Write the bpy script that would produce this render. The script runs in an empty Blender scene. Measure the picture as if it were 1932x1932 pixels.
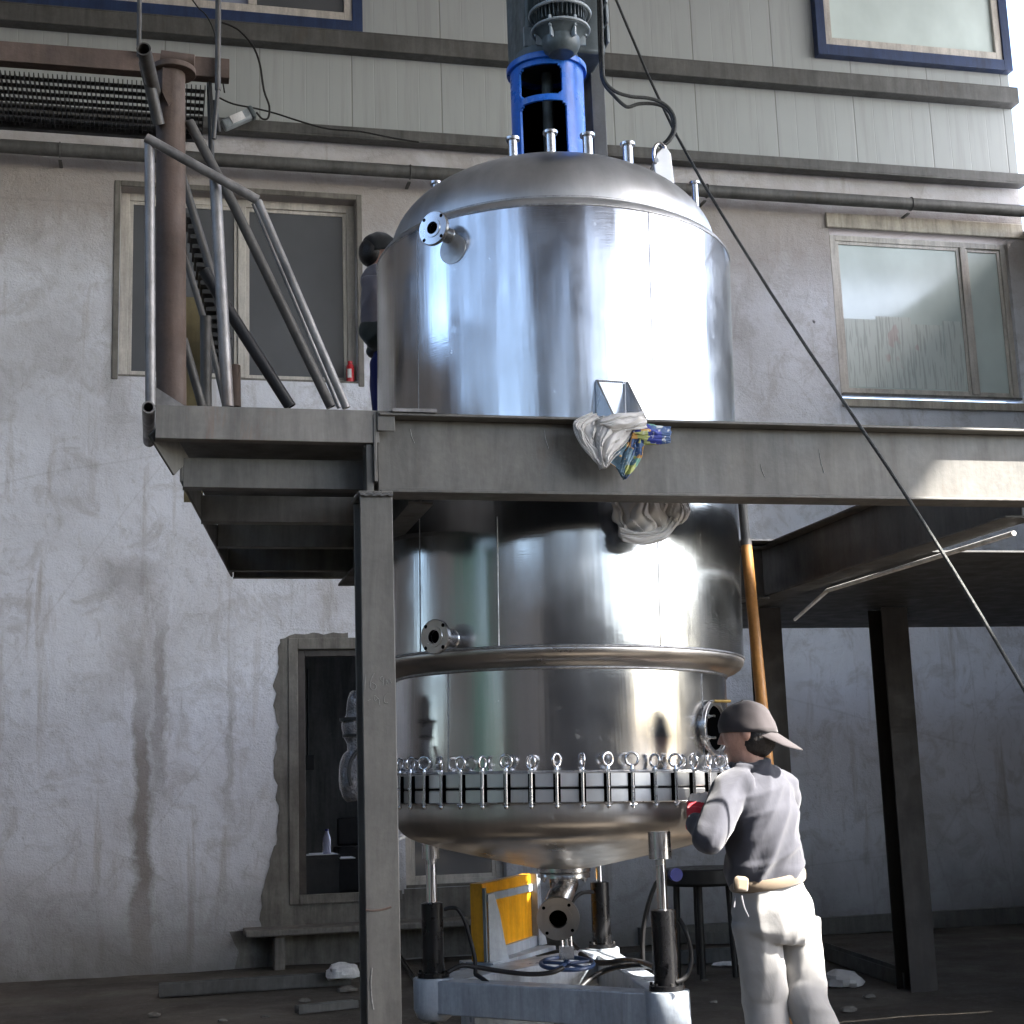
import bpy, math, random
import numpy as np
from mathutils import Vector as V, Matrix, noise
random.seed(7)
S = bpy.context.scene
COL = S.collection
PI = math.pi
rad = math.radians

# ------------------------------------------------------------------ camera
F = 3500. / 2438 * 1932; PX, PY = 944., 966.; H = 1.45
YAW, PITCH, ROLL = rad(13.27), rad(10.55), rad(-1.83)
def cam_axes():
    cy, sy, cp, sp = math.cos(YAW), math.sin(YAW), math.cos(PITCH), math.sin(PITCH)
    f = V((sy*cp, cy*cp, sp)); r = V((cy, -sy, 0)); u = r.cross(f)
    c, s = math.cos(ROLL), math.sin(ROLL)
    return c*r + s*u, -s*r + c*u, f
RT, UP, FW = cam_axes()
EYE = V((0, 0, H))
def at(x, y, ax, val):
    """3D point seen at photo position x,y on the plane X/Y/Z = val"""
    d = RT*((x-PX)/F) + UP*(-(y-PY)/F) + FW
    k = 'XYZ'.index(ax)
    return EYE + d*((val-EYE[k])/d[k])
cd = bpy.data.cameras.new('camera'); cam = bpy.data.objects.new('camera', cd); COL.objects.link(cam)
cam.matrix_world = Matrix.Translation(EYE) @ Matrix((RT, UP, -FW)).transposed().to_4x4()
cd.sensor_width = 36; cd.lens = 36*F/1932; cd.shift_x = 22/1932.; cd.clip_end = 3000; cd.clip_start = .05
S.camera = cam

# ------------------------------------------------------------------ object helpers
def tag(o, label=None, cat=None, group=None, kind=None):
    if label: o['label'] = label
    if cat: o['category'] = cat
    if group: o['group'] = group
    if kind: o['kind'] = kind
    return o
def empty(name, loc, label, cat, group=None):
    o = bpy.data.objects.new(name, None); COL.objects.link(o); o.location = loc
    o.empty_display_size = .1
    return tag(o, label, cat, group)

def wpos(o):
    p = V((0, 0, 0))
    while o is not None:
        p = p + V(o.location); o = o.parent
    return p

class MB:
    def __init__(s): s.v = []; s.f = []; s.m = []; s.cur = 0
    def add(s, vs, fs):
        b = len(s.v); s.v += [V(p) for p in vs]; s.f += [tuple(b+i for i in f) for f in fs]; s.m += [s.cur]*len(fs)
        return s
    def box(s, c, d, R=None):
        c = V(c); hx, hy, hz = d[0]/2, d[1]/2, d[2]/2
        vs = [V((x, y, z)) for x in(-hx, hx) for y in(-hy, hy) for z in(-hz, hz)]
        if R is not None: vs = [R @ p for p in vs]
        return s.add([c+p for p in vs], [(0,1,3,2),(4,6,7,5),(0,4,5,1),(2,3,7,6),(0,2,6,4),(1,5,7,3)])
    def b2(s, a, b):
        a = V(a); b = V(b)
        return s.box((a+b)/2, [abs(b[i]-a[i]) for i in range(3)])
    def frame(s, d, up=None):
        d = V(d).normalized(); up = V(up) if up else V((0, 0, 1))
        if abs(d.dot(up)) > .98: up = V((0, 1, 0)) if abs(d.y) < .9 else V((1, 0, 0))
        x = d.cross(up).normalized(); y = x.cross(d).normalized()
        return x, y, d
    def bar(s, a, b, w, h, up=None):
        """rectangular bar between two points: w sideways, h along up"""
        a = V(a); b = V(b); x, y, d = s.frame(b-a, up)
        vs = [p + x*i*w/2 + y*j*h/2 for p in(a, b) for i, j in((-1,-1),(1,-1),(1,1),(-1,1))]
        return s.add(vs, [(3,2,1,0),(4,5,6,7),(0,1,5,4),(1,2,6,5),(2,3,7,6),(3,0,4,7)])
    def prism(s, poly, o, x, y, t):
        """extrude 2D polygon poly (x,y axes at o) by vector t"""
        o = V(o); x = V(x); y = V(y); t = V(t); n = len(poly)
        a = [o + x*p[0] + y*p[1] for p in poly]
        if x.cross(y).dot(t) > 0: a.reverse()
        vs = a + [p+t for p in a]
        return s.add(vs, [tuple(range(n)), tuple(range(2*n-1, n-1, -1))] + [(i, i+n, (i+1) % n+n, (i+1) % n) for i in range(n)])
    def tube(s, a, b, r, r2=None, n=14, cap=True, hollow=0):
        a = V(a); b = V(b); r2 = r if r2 is None else r2; x, y, d = s.frame(b-a)
        cs = [(math.cos(2*PI*i/n), math.sin(2*PI*i/n)) for i in range(n)]
        vs = [p + (x*c+y*q)*rr for p, rr in((a, r), (b, r2)) for c, q in cs]
        fs = [(i, (i+1) % n, n+(i+1) % n, n+i) for i in range(n)]
        if hollow:
            ri = r-hollow
            vs += [p + (x*c+y*q)*ri for p in(a, b) for c, q in cs]
            fs += [(2*n+(i+1) % n, 2*n+i, 3*n+i, 3*n+(i+1) % n) for i in range(n)]
            fs += [(i, 2*n+i, 2*n+(i+1) % n, (i+1) % n) for i in range(n)]
            fs += [(n+i, n+(i+1) % n, 3*n+(i+1) % n, 3*n+i) for i in range(n)]
        elif cap: fs += [tuple(range(n-1, -1, -1)), tuple(range(n, 2*n))]
        return s.add(vs, fs)
    def path(s, pts, r, n=8, smooth=4, closed=False, flat=None, side=None):
        """tube along a smoothed line; r number or list; flat = b/a ratio"""
        pts = [V(p) for p in pts]
        rs = r if isinstance(r, (list, tuple)) else [r]*len(pts)
        if any(isinstance(q, tuple) for q in rs): rs = [q if isinstance(q, tuple) else (q, q) for q in rs]
        if smooth > 1 and len(pts) > 2: pts, rs = crom(pts, rs, smooth, closed)
        m = len(pts); rings = []; px_ = None
        for i in range(m):
            if closed: t = pts[(i+1) % m]-pts[i-1]
            else: t = pts[min(i+1, m-1)]-pts[max(i-1, 0)]
            t.normalize()
            if px_ is None:
                ref = V(side) if side is not None else (V((0, 0, 1)) if abs(t.z) < .9 else V((0, 1, 0)))
                x = (ref - t*ref.dot(t)).normalized()
            else:
                ref = V(side) if side is not None else px_
                x = (ref - t*ref.dot(t)).normalized()
            px_ = x; y = t.cross(x)
            k = flat if flat is not None else 1
            ra, rb = rs[i] if isinstance(rs[i], (tuple, list)) else (rs[i], rs[i]*k)
            rings.append([pts[i] + x*math.cos(2*PI*j/n)*ra + y*math.sin(2*PI*j/n)*rb for j in range(n)])
        vs = [p for q in rings for p in q]; fs = []
        for i in range(m if closed else m-1):
            k = (i+1) % m
            fs += [(i*n+j, i*n+(j+1) % n, k*n+(j+1) % n, k*n+j) for j in range(n)]
        if not closed: fs += [tuple(range(n-1, -1, -1)), tuple(range((m-1)*n, m*n))]
        return s.add(vs, fs)
    def lathe(s, prof, c, n=64, a0=0, a1=360, tilt=None):
        """profile (r,z) around vertical axis through c. angle 0 = towards -Y"""
        c = V(c); full = abs(a1-a0) >= 359.9; k = n if full else n+1
        vs = []
        for r, z in prof:
            for i in range(k):
                a = rad(a0 + (a1-a0)*i/n); p = V((r*math.sin(a), -r*math.cos(a), z))
                if tilt is not None: p = tilt @ p
                vs.append(c+p)
        fs = []
        for j in range(len(prof)-1):
            for i in range(n if full else n):
                q = (i+1) % k if full else i+1
                fs.append((j*k+i, j*k+q, (j+1)*k+q, (j+1)*k+i))
        if full:
            if prof[0][0] > 1e-4: pass
        return s.add(vs, fs)
    def ball(s, c, r, n=12, sc=(1, 1, 1), R=None):
        vs = []; fs = []; m = n//2+1
        for j in range(m+1):
            t = PI*j/m
            for i in range(n):
                a = 2*PI*i/n; p = V((math.sin(t)*math.cos(a)*r*sc[0], math.sin(t)*math.sin(a)*r*sc[1], math.cos(t)*r*sc[2]))
                if R is not None: p = R @ p
                vs.append(V(c)+p)
        for j in range(m):
            for i in range(n): fs.append((j*n+i, (j+1)*n+i, (j+1)*n+(i+1) % n, j*n+(i+1) % n))
        return s.add(vs, fs)
    def ibeam(s, a, b, h, w, tw=.008, tf=.011):
        a = V(a); b = V(b); x, y, d = s.frame(b-a)
        s.bar(a+y*(h/2-tf/2), b+y*(h/2-tf/2), w, tf, y)
        s.bar(a-y*(h/2-tf/2), b-y*(h/2-tf/2), w, tf, y)
        s.bar(a, b, tw, h-2*tf, y)
        return s
    def torus(s, c, R, r, nx, ny, n=20, m=8):
        c = V(c); nx = V(nx).normalized(); ny = V(ny).normalized()
        return s.path([c + nx*R*math.cos(2*PI*i/n) + ny*R*math.sin(2*PI*i/n) for i in range(n)], r, n=m, smooth=1, closed=True)
    def build(s, name, mat, parent=None, smooth=35, bevel=0, mods=None):
        me = bpy.data.meshes.new(name)
        off = wpos(parent) if parent is not None else V((0, 0, 0))
        me.from_pydata([tuple(p-off) for p in s.v], [], s.f)
        mats = mat if isinstance(mat, (list, tuple)) else [mat]
        for m in mats: me.materials.append(m)
        if len(mats) > 1: me.polygons.foreach_set('material_index', s.m)
        if smooth:
            me.polygons.foreach_set('use_smooth', [True]*len(me.polygons)); me.set_sharp_from_angle(angle=rad(smooth))
        me.update()
        o = bpy.data.objects.new(name, me); COL.objects.link(o)
        if parent is not None: o.parent = parent
        if bevel:
            b = o.modifiers.new('bevel', 'BEVEL'); b.width = bevel; b.segments = 2; b.limit_method = 'ANGLE'; b.angle_limit = rad(50)
        return o

def crom(pts, rs, k, closed=False):
    n = len(pts); out = []; ro = []
    def lr(a, b, t):
        if isinstance(a, (tuple, list)): return tuple(p+(q-p)*t for p, q in zip(a, b))
        return a+(b-a)*t
    for i in range(n if closed else n-1):
        if closed: p0, p1, p2, p3 = pts[i-1], pts[i], pts[(i+1) % n], pts[(i+2) % n]
        else: p0, p1, p2, p3 = pts[max(i-1, 0)], pts[i], pts[i+1], pts[min(i+2, n-1)]
        for j in range(k):
            t = j/k
            out.append(.5*((2*p1)+(p2-p0)*t+(2*p0-5*p1+4*p2-p3)*t*t+(3*p1-p0-3*p2+p3)*t**3))
            u = t*t*(3-2*t)
            ro.append(lr(rs[i], rs[(i+1) % n], u))
    if not closed: out.append(pts[-1]); ro.append(rs[-1])
    return out, ro

def remesh(mb, name, mat, parent, vox=.01, it=8, disp=None, cut=None):
    """fuse overlapping closed shapes of mb into one continuous skin"""
    me = bpy.data.meshes.new('tmp'); me.from_pydata([tuple(p) for p in mb.v], [], mb.f)
    o = bpy.data.objects.new('tmp', me); COL.objects.link(o)
    m = o.modifiers.new('r', 'REMESH'); m.mode = 'VOXEL'; m.voxel_size = vox
    m = o.modifiers.new('s', 'SMOOTH'); m.factor = .5; m.iterations = it
    bpy.context.view_layer.update()
    dg = bpy.context.evaluated_depsgraph_get()
    ev = bpy.data.meshes.new_from_object(o.evaluated_get(dg))
    bpy.data.objects.remove(o); bpy.data.meshes.remove(me)
    off = wpos(parent) if parent is not None else V((0, 0, 0))
    ns = [v.normal.copy() for v in ev.vertices]
    for v, nn in zip(ev.vertices, ns):
        p = v.co.copy()
        if disp: p = p + nn*disp(p, nn)
        v.co = p-off
    ev.name = name; ev.materials.clear(); ev.materials.append(mat)
    ev.polygons.foreach_set('use_smooth', [True]*len(ev.polygons))
    ev.update()
    q = bpy.data.objects.new(name, ev); COL.objects.link(q)
    if parent is not None: q.parent = parent
    return q

# ------------------------------------------------------------------ materials
class NT:
    def __init__(s, name):
        s.m = bpy.data.materials.new(name); s.m.use_nodes = True; s.t = s.m.node_tree; s.n = s.t.nodes; s.l = s.t.links
        s.b = s.n['Principled BSDF']
        s.tc = s.n.new('ShaderNodeTexCoord'); s.obj = s.tc.outputs['Object']
    def N(s, typ, **k):
        o = s.n.new('ShaderNode'+typ)
        for a, b in k.items(): setattr(o, a, b)
        return o
    def L(s, a, b): s.l.new(a, b)
    def map(s, sc=(1, 1, 1), loc=(0, 0, 0)):
        o = s.N('Mapping'); s.L(s.obj, o.inputs[0]); o.inputs['Scale'].default_value = sc; o.inputs['Location'].default_value = loc
        return o.outputs[0]
    def noise(s, scale, detail=5, rough=.6, vec=None, dist=0):
        o = s.N('TexNoise'); o.inputs['Scale'].default_value = scale; o.inputs['Detail'].default_value = detail
        o.inputs['Roughness'].default_value = rough; o.inputs['Distortion'].default_value = dist
        s.L(vec if vec is not None else s.obj, o.inputs['Vector']); return o.outputs[0]
    def ramp(s, fac, stops):
        o = s.N('ValToRGB'); e = o.color_ramp.elements
        while len(e) > 1: e.remove(e[0])
        for i, (p, c) in enumerate(stops):
            q = e[0] if i == 0 else e.new(p)
            q.position = p; c = c if isinstance(c, (tuple, list)) else (c, c, c)
            q.color = (c[0], c[1], c[2], 1)
        s.L(fac, o.inputs[0]); return o.outputs[0]
    def mix(s, fac, a, b, mode='MIX'):
        o = s.N('Mix', data_type='RGBA', blend_type=mode)
        for sock, val in((o.inputs[0], fac), (o.inputs[6], a), (o.inputs[7], b)):
            if hasattr(val, 'is_output') or hasattr(val, 'links'): s.L(val, sock)
            elif isinstance(val, (int, float)): sock.default_value = val if sock == o.inputs[0] else (val, val, val, 1)
            else: sock.default_value = (*val, 1)
        return o.outputs[2]
    def math(s, op, a, b=0.):
        o = s.N('Math', operation=op)
        for i, v in enumerate((a, b)):
            if hasattr(v, 'links'): s.L(v, o.inputs[i])
            else: o.inputs[i].default_value = v
        return o.outputs[0]
    def bump(s, h, st=.3, dist=.01):
        o = s.N('Bump'); o.inputs['Strength'].default_value = st; o.inputs['Distance'].default_value = dist
        s.L(h, o.inputs['Height']); s.L(o.outputs[0], s.b.inputs['Normal']); return o
    def set(s, **k):
        for a, v in k.items():
            i = s.b.inputs[a.replace('_', ' ')]
            if hasattr(v, 'links'): s.L(v, i)
            else: i.default_value = v if not isinstance(v, tuple) else (*v, 1)
        return s.m

def paint(name, c, rough=.5, metal=0., var=.25, scale=6., dirt=None, dirtamt=.5, bump=.15, bscale=60, spec=.4):
    t = NT(name)
    a = tuple(x*(1-var) for x in c); b = tuple(min(1, x*(1+var)) for x in c)
    base = t.ramp(t.noise(scale, 6), [(.3, a), (.7, b)])
    fine = t.ramp(t.noise(scale*12, 3), [(.3, .90), (.7, 1.05)])
    strk = t.ramp(t.noise(4., 6, .7, t.map((3, 3, .35), (2, 8, 1)), .4), [(.40, 1.04), (.66, .66)])
    base = t.mix(1., base, strk, 'MULTIPLY')
    chip = t.ramp(t.noise(scale*3.1, 10, .8, t.map((1, 1, 1), (9, 2, 4))), [(.655, 0), (.675, .35)])
    base = t.mix(chip, base, tuple(min(1, x*1.7+.02) for x in c))
    base = t.mix(1., base, fine, 'MULTIPLY')
    if dirt:
        st = t.noise(3., 8, .7, t.map((3, 3, .6)), .6)
        base = t.mix(t.ramp(st, [(1-dirtamt, 0), (min(1, 1.25-dirtamt), 1)]), base, dirt)
    r = t.ramp(t.noise(scale*2.3, 4), [(.3, max(0, rough-.12)), (.7, min(1, rough+.12))])
    if bump: t.bump(t.noise(bscale, 5), bump, .004)
    return t.set(Base_Color=base, Roughness=r, Metallic=metal, Specular_IOR_Level=spec)

def steel(name, c, rough, aniso=.75, wave=.5, smear=.25, radial=True, dark=None, scratch=.12):
    t = NT(name)
    n1 = t.noise(2.2, 5, .55, t.map((4, 4, .35)))          # faint vertical drawn-out tone differences
    base = t.ramp(n1, [(.3, tuple(x*(1-smear) for x in c)), (.7, c)])
    blot = t.noise(5, 7, .7, t.map((1, 1, 1), (3, 1, 2)), .5)
    base = t.mix(t.ramp(blot, [(.55, 0), (.75, .35)]), base, tuple(x*.6 for x in c))
    grain = t.noise(240, 2, .5, t.map((.05, .05, 1)))       # horizontal brush grain
    r = t.ramp(t.noise(3.5, 6, .6), [(.3, rough*.75), (.72, rough*1.5)])
    sm = t.ramp(t.noise(11, 8, .75, t.map((1, 1, 1), (5, 5, 5)), 1.2), [(.60, 0), (.70, .55)])
    r = t.mix(sm, r, min(1, rough*2.4))
    # broad ripples of the rolled sheet + grain
    w = t.noise(1.6, 2, .4, t.map((2.6, 2.6, .45)))
    w = t.math('ADD', w, t.math('MULTIPLY', t.noise(1.6, 3, .6, t.map((9, 9, .5), (7, 2, 1))), .16))
    bw = t.N('Bump'); bw.inputs['Strength'].default_value = wave; bw.inputs['Distance'].default_value = .02; t.L(w, bw.inputs['Height'])
    bg = t.N('Bump'); bg.inputs['Strength'].default_value = scratch; bg.inputs['Distance'].default_value = .0006; t.L(grain, bg.inputs['Height'])
    t.L(bw.outputs[0], bg.inputs['Normal']); t.L(bg.outputs[0], t.b.inputs['Normal'])
    if radial:
        tg = t.N('Tangent', direction_type='RADIAL', axis='Z'); t.L(tg.outputs[0], t.b.inputs['Tangent'])
    return t.set(Base_Color=base, Roughness=r, Metallic=1., Anisotropic=aniso if radial else 0.)

M = {}
M['steel'] = steel('brushed_stainless', (.58, .59, .61), .15, .9, .40)
M['steel_dome'] = steel('dull_stainless', (.56, .565, .575), .40, .3, .3)
M['steel_dish'] = steel('dish_stainless', (.50, .47, .44), .33, .6, .35)
M['steel_part'] = steel('machined_stainless', (.62, .62, .63), .22, 0, .0, .15, False)
M['weld'] = paint('weld_bead', (.44, .44, .45), .38, 1., .25, 60, bump=.5, bscale=300)
M['steel_flange'] = steel('flange_stainless', (.66, .66, .66), .34, .5, .2, .15)
M['chrome'] = steel('chrome_rod', (.78, .78, .80), .08, 0, 0, .05, False, scratch=.05)
M['girder'] = paint('grey_primer_steel', (.115, .110, .100), .5, 0, .18, 3., (.10, .075, .055), .42, .2, 40)
M['girder_dark'] = paint('dark_primer_steel', (.085, .085, .083), .55, 0, .25, 3., (.06, .05, .04), .45, .2, 40)
M['dark_col'] = paint('brown_black_steel', (.032, .027, .024), .6, 0, .3, 3., (.05, .04, .03), .4)
M['rail'] = paint('worn_rail_tube', (.21, .20, .195), .42, .35, .35, 7., (.13, .085, .06), .45, .3, 60)
M['rail_dark'] = paint('dark_rail_tube', (.075, .07, .065), .5, .2, .3, 7., (.10, .065, .045), .4, .3, 60)
M['black_tube'] = paint('black_tube', (.012, .012, .014), .4, 0, .2, 7.)
M['rust'] = paint('rusty_pipe', (.095, .066, .052), .75, 0, .35, 5., (.075, .05, .042), .55, .5, 50)
M['blackiron'] = paint('black_iron', (.022, .021, .02), .5, .1, .35, 8., (.05, .035, .03), .35)
M['blue'] = paint('blue_enamel', (.022, .15, .62), .3, 0, .10, 4., bump=.05)
M['machine'] = paint('machine_grey', (.085, .105, .115), .45, 0, .2, 8., bump=.1)
M['machine_lt'] = paint('machine_light_grey', (.30, .34, .37), .4, 0, .15, 8.)
M['trolley'] = paint('pale_blue_grey_enamel', (.32, .36, .41), .38, 0, .12, 4., (.10, .095, .09), .42, .15)
M['yellow'] = paint('yellow_enamel', (.72, .33, .012), .4, 0, .08, 5., bump=.05)
M['cyl_black'] = paint('black_cylinder', (.008, .008, .009), .28, 0, .2, 5., bump=.05)
M['rubber'] = paint('black_rubber', (.012, .012, .013), .45, 0, .3, 20.)
M['rope'] = paint('wire_rope', (.05, .052, .05), .5, .5, .4, 90., bump=.8, bscale=220)
M['shade_black'] = paint('painted_shade', (.0012, .0012, .0014), .9, bump=0, spec=0.)  # black paint standing in for the shade inside holes and housings
M['white_frame'] = paint('window_frame', (.50, .47, .43), .45, 0, .1, 4., (.25, .22, .18), .40)
M['wood_dark'] = paint('dark_door_frame', (.045, .038, .034), .6, 0, .3, 8.)
M['blueframe'] = paint('blue_window_trim', (.02, .038, .10), .45, 0, .15, 5., (.02, .02, .03), .35)
M['red'] = paint('red_can', (.55, .03, .04), .3, 0, .1, 5., bump=0)
M['white'] = paint('white_paint', (.7, .7, .7), .5, 0, .1, 8.)
M['pole'] = paint('orange_pole', (.50, .24, .07), .45, 0, .2, 5., (.2, .09, .04), .35)
M['paper'] = paint('paper', (.72, .72, .74), .7, 0, .08, 12.)
M['desk'] = paint('black_desk', (.012, .012, .014), .5)
M['bluecap'] = paint('blue_plastic', (.012, .016, .15), .4)
M['chalk'] = paint('chalk', (.24, .235, .225), .9, 0, .3, 80, bump=0)

def glass(name, c, rough=.06, ior=1.5, spec=.8, alpha_var=None):
    t = NT(name)
    base = t.ramp(t.noise(1.1, 4, .6, t.map((1, 1, .7))), [(.35, tuple(x*.85 for x in c)), (.7, tuple(min(1, x*1.1) for x in c))])
    r = t.ramp(t.noise(3, 6), [(.35, rough*.7), (.75, rough*1.3)])
    return t.set(Base_Color=base, Roughness=r, Specular_IOR_Level=spec)
M['pane'] = glass('dusty_glass', (.085, .09, .098))
M['pane_sky'] = glass('sky_reflection_glass', (.26, .30, .40), .1)  # bluish sky reflection painted into the pane colour
M['pane_mint'] = glass('papered_glass', (.52, .60, .585), .12)

# plaster wall
t = NT('stained_plaster')
big = t.noise(.55, 6, .62, None, .4)
base = t.ramp(big, [(.30, (.42, .415, .43)), (.45, (.55, .555, .59)), (.62, (.64, .655, .71))])
mot = t.noise(3.2, 9, .72, None, .8)
base = t.mix(t.ramp(mot, [(.38, .6), (.50, 0)]), base, (.40, .39, .395))
st = t.noise(2.6, 7, .66, t.map((2.2, 1, .22)), .3)
base = t.mix(t.ramp(st, [(.56, 0), (.70, .65)]), base, (.34, .31, .29))
scr = t.noise(16, 8, .8, t.map((1, 1, .3), (4, 4, 4)), 1.)
base = t.mix(t.ramp(scr, [(.57, 0), (.68, .42)]), base, (.22, .21, .205))
sp = t.N('SeparateXYZ'); t.L(t.obj, sp.inputs[0])
zz = t.math('ADD', sp.outputs[2], t.math('MULTIPLY', t.noise(1.3, 6, .65), .9))
base = t.mix(t.ramp(t.math('MULTIPLY', zz, .25), [(.10, .92), (.34, .0)]), base, (.16, .15, .14))       # damp, dirty foot of the wall
for (x0_, z0b, hh_, ww_, amt) in((-.12, 1.3, 1.5, .10, .85), (.02, 2.2, 1.0, .07, .6), (.62, 1.9, .9, .05, .35), (-.4, 5.6, 1.2, .12, .3), (5.0, 5.9, .5, .9, .5), (4.6, 5.0, .35, .6, .45), (-.25, 3.3, .25, .35, .45)):
    nx_ = t.math('ADD', sp.outputs[0], t.math('MULTIPLY', t.noise(1.8, 7, .7), .35))
    ex = t.math('DIVIDE', t.math('ABSOLUTE', t.math('SUBTRACT', nx_, x0_+.175)), ww_)
    nz_ = t.math('ADD', sp.outputs[2], t.math('MULTIPLY', t.noise(2.6, 6, .7), .7))
    ez = t.math('DIVIDE', t.math('ABSOLUTE', t.math('SUBTRACT', nz_, z0b+.35)), hh_)
    q_ = t.math('MAXIMUM', ex, ez)
    base = t.mix(t.ramp(q_, [(.35, amt), (1.0, 0)]), base, (.20, .175, .155))
band = t.math('ABSOLUTE', t.math('SUBTRACT', t.math('ADD', sp.outputs[2], t.math('MULTIPLY', t.noise(1.7, 6, .7, t.map((1, 1, .5))), .8)), 7.25))
base = t.mix(t.ramp(band, [(.20, .8), (.80, 0)]), base, (.30, .265, .24))                            # grime under the ledge
ck = t.N('TexVoronoi', feature='DISTANCE_TO_EDGE'); ck.inputs['Scale'].default_value = .45
wv = t.mix(.12, t.obj, t.N('TexNoise').outputs[1]); t.L(wv, ck.inputs['Vector'])
base = t.mix(t.ramp(ck.outputs[0], [(0, .16), (.004, 0)]), base, (.16, .15, .14))
hole = t.N('TexVoronoi'); hole.inputs['Scale'].default_value = 1.1; t.L(t.obj, hole.inputs['Vector'])
base = t.mix(t.ramp(t.math('ADD', hole.outputs[0], t.math('MULTIPLY', t.noise(30, 2), .05)), [(.045, .9), (.055, 0)]), base, (.05, .05, .055))
hgt = t.math('ADD', t.noise(7, 10, .7), t.math('MULTIPLY', t.noise(60, 5), .25))
t.bump(hgt, .6, .03)
M['plaster'] = t.set(Base_Color=base, Roughness=.85, Specular_IOR_Level=.2)
# cement repair
M['cement'] = paint('bare_cement', (.17, .16, .145), .9, 0, .3, 3., (.08, .075, .07), .45, .6, 30, .2)
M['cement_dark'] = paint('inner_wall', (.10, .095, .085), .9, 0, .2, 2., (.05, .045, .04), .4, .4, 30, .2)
# corrugated sandwich cladding
t = NT('cladding')
sp = t.N('SeparateXYZ'); t.L(t.obj, sp.inputs[0])
base = t.ramp(t.noise(.6, 5, .6, t.map((1, 1, .5))), [(.3, (.29, .31, .312)), (.7, (.34, .362, .365))])
st = t.noise(4, 6, .65, t.map((3, 1, .15)))
base = t.mix(t.ramp(st, [(.5, 0), (.75, .45)]), base, (.20, .205, .195))
fx = t.math('FRACT', t.math('MULTIPLY', sp.outputs[0], 4.6))
gro = t.ramp(fx, [(0, 0), (.03, 1), (.97, 1), (1, 0)])
fx2 = t.math('FRACT', t.math('MULTIPLY', sp.outputs[0], 1.15))
gro2 = t.ramp(fx2, [(0, 0), (.012, 1), (.988, 1), (1, 0)])
base = t.mix(t.math('MULTIPLY', t.math('SUBTRACT', 1, gro2), .7), base, (.12, .12, .11))
h2 = t.math('ADD', t.math('MULTIPLY', gro, .5), gro2)
t.bump(h2, .35, .008)
M['clad'] = t.set(Base_Color=base, Roughness=.5, Specular_IOR_Level=.35)
# floor
t = NT('dirty_floor')
base = t.ramp(t.noise(.8, 8, .65, None, .5), [(.3, (.040, .035, .030)), (.55, (.085, .074, .062)), (.72, (.16, .140, .118))])
base = t.mix(t.ramp(t.noise(24, 6, .75), [(.55, 0), (.72, .5)]), base, (.24, .22, .20))
t.bump(t.math('ADD', t.noise(5, 8, .7), t.math('MULTIPLY', t.noise(70, 4), .3)), .5, .03)
M['floor'] = t.set(Base_Color=base, Roughness=t.ramp(t.noise(2, 5), [(.3, .55), (.7, .95)]), Specular_IOR_Level=.25)
M['yard'] = paint('yard_concrete', (.26, .26, .27), .9, 0, .15, .5, bump=.3, bscale=20)
M['brownwall'] = paint('brown_shed_wall', (.175, .155, .145), .85, 0, .2, 1., bump=.2)
M['roofm'] = paint('shed_roof', (.50, .50, .485), .7, 0, .15, 1.)
M['grassgreen'] = paint('green_door', (.05, .14, .10), .6, 0, .2, 2.)
# cloth
def cloth(name, c, var=.12, fold=.4, rough=.9):
    t = NT(name)
    base = t.ramp(t.noise(7, 5), [(.3, tuple(x*(1-var) for x in c)), (.7, tuple(min(1, x*(1+var)) for x in c))])
    t.bump(t.math('ADD', t.noise(9, 4, .5, t.map((1, 1, .45)), .8), t.math('MULTIPLY', t.noise(300, 2), .05)), fold, .012)
    return t.set(Base_Color=base, Roughness=rough, Sheen_Weight=.25, Specular_IOR_Level=.15)
M['shirt'] = cloth('grey_knit', (.052, .053, .065), .12)
M['trousers'] = cloth('pale_grey_twill', (.27, .265, .26), .08, .5)
M['cap'] = cloth('cap_cotton', (.042, .036, .038), .15, .15)
M['belt'] = cloth('beige_belt', (.15, .115, .08), .1, .1, .7)
M['skin'] = paint('skin', (.56, .32, .24), .5, 0, .08, 15, bump=.08)
M['hair'] = paint('black_hair', (.012, .009, .008), .45, 0, .4, 90, bump=.7, bscale=160)
M['glove'] = cloth('red_glove', (.55, .035, .05), .1, .4)
M['glove_tip'] = cloth('white_glove', (.65, .60, .56), .08, .4)
M['jacket'] = cloth('grey_jacket', (.15, .135, .15), .1)
M['jacket_band'] = cloth('olive_jacket', (.04, .045, .04), .1)
M['jeans'] = cloth('navy_trousers', (.012, .016, .09), .15)
M['blackcap'] = cloth('black_cap', (.012, .013, .014), .1, .1)
M['canvas'] = cloth('canvas', (.50, .485, .47), .10, .35)
t = NT('patchwork_cloth')
vo = t.N('TexVoronoi', distance='CHEBYCHEV'); vo.inputs['Scale'].default_value = 26; t.L(t.obj, vo.inputs['Vector'])
hs = t.N('SeparateColor'); t.L(vo.outputs[1], hs.inputs[0])
base = t.ramp(hs.outputs[0], [(0, (.015, .03, .22)), (.25, (.03, .07, .17)), (.42, (.10, .17, .22)), (.55, (.32, .35, .12)), (.68, (.12, .28, .22)), (.8, (.48, .27, .08)), (.92, (.45, .5, .5))])
for n_ in t.n:
    if n_.bl_idname == 'ShaderNodeValToRGB': n_.color_ramp.interpolation = 'CONSTANT'
base = t.mix(t.ramp(t.noise(60, 3), [(.58, 0), (.66, .6)]), base, (.55, .55, .5))
M['patch'] = t.set(Base_Color=base, Roughness=.7)
t = NT('clear_wrap'); t.bump(t.noise(22, 5, .7), .9, .03)
M['wrap'] = t.set(Base_Color=(.10, .10, .11), Roughness=.15, Specular_IOR_Level=.9, Coat_Weight=.6)
t = NT('clear_bottle')
M['bottle'] = t.set(Base_Color=(.55, .55, .75), Roughness=.12, Transmission_Weight=.5)

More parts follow.
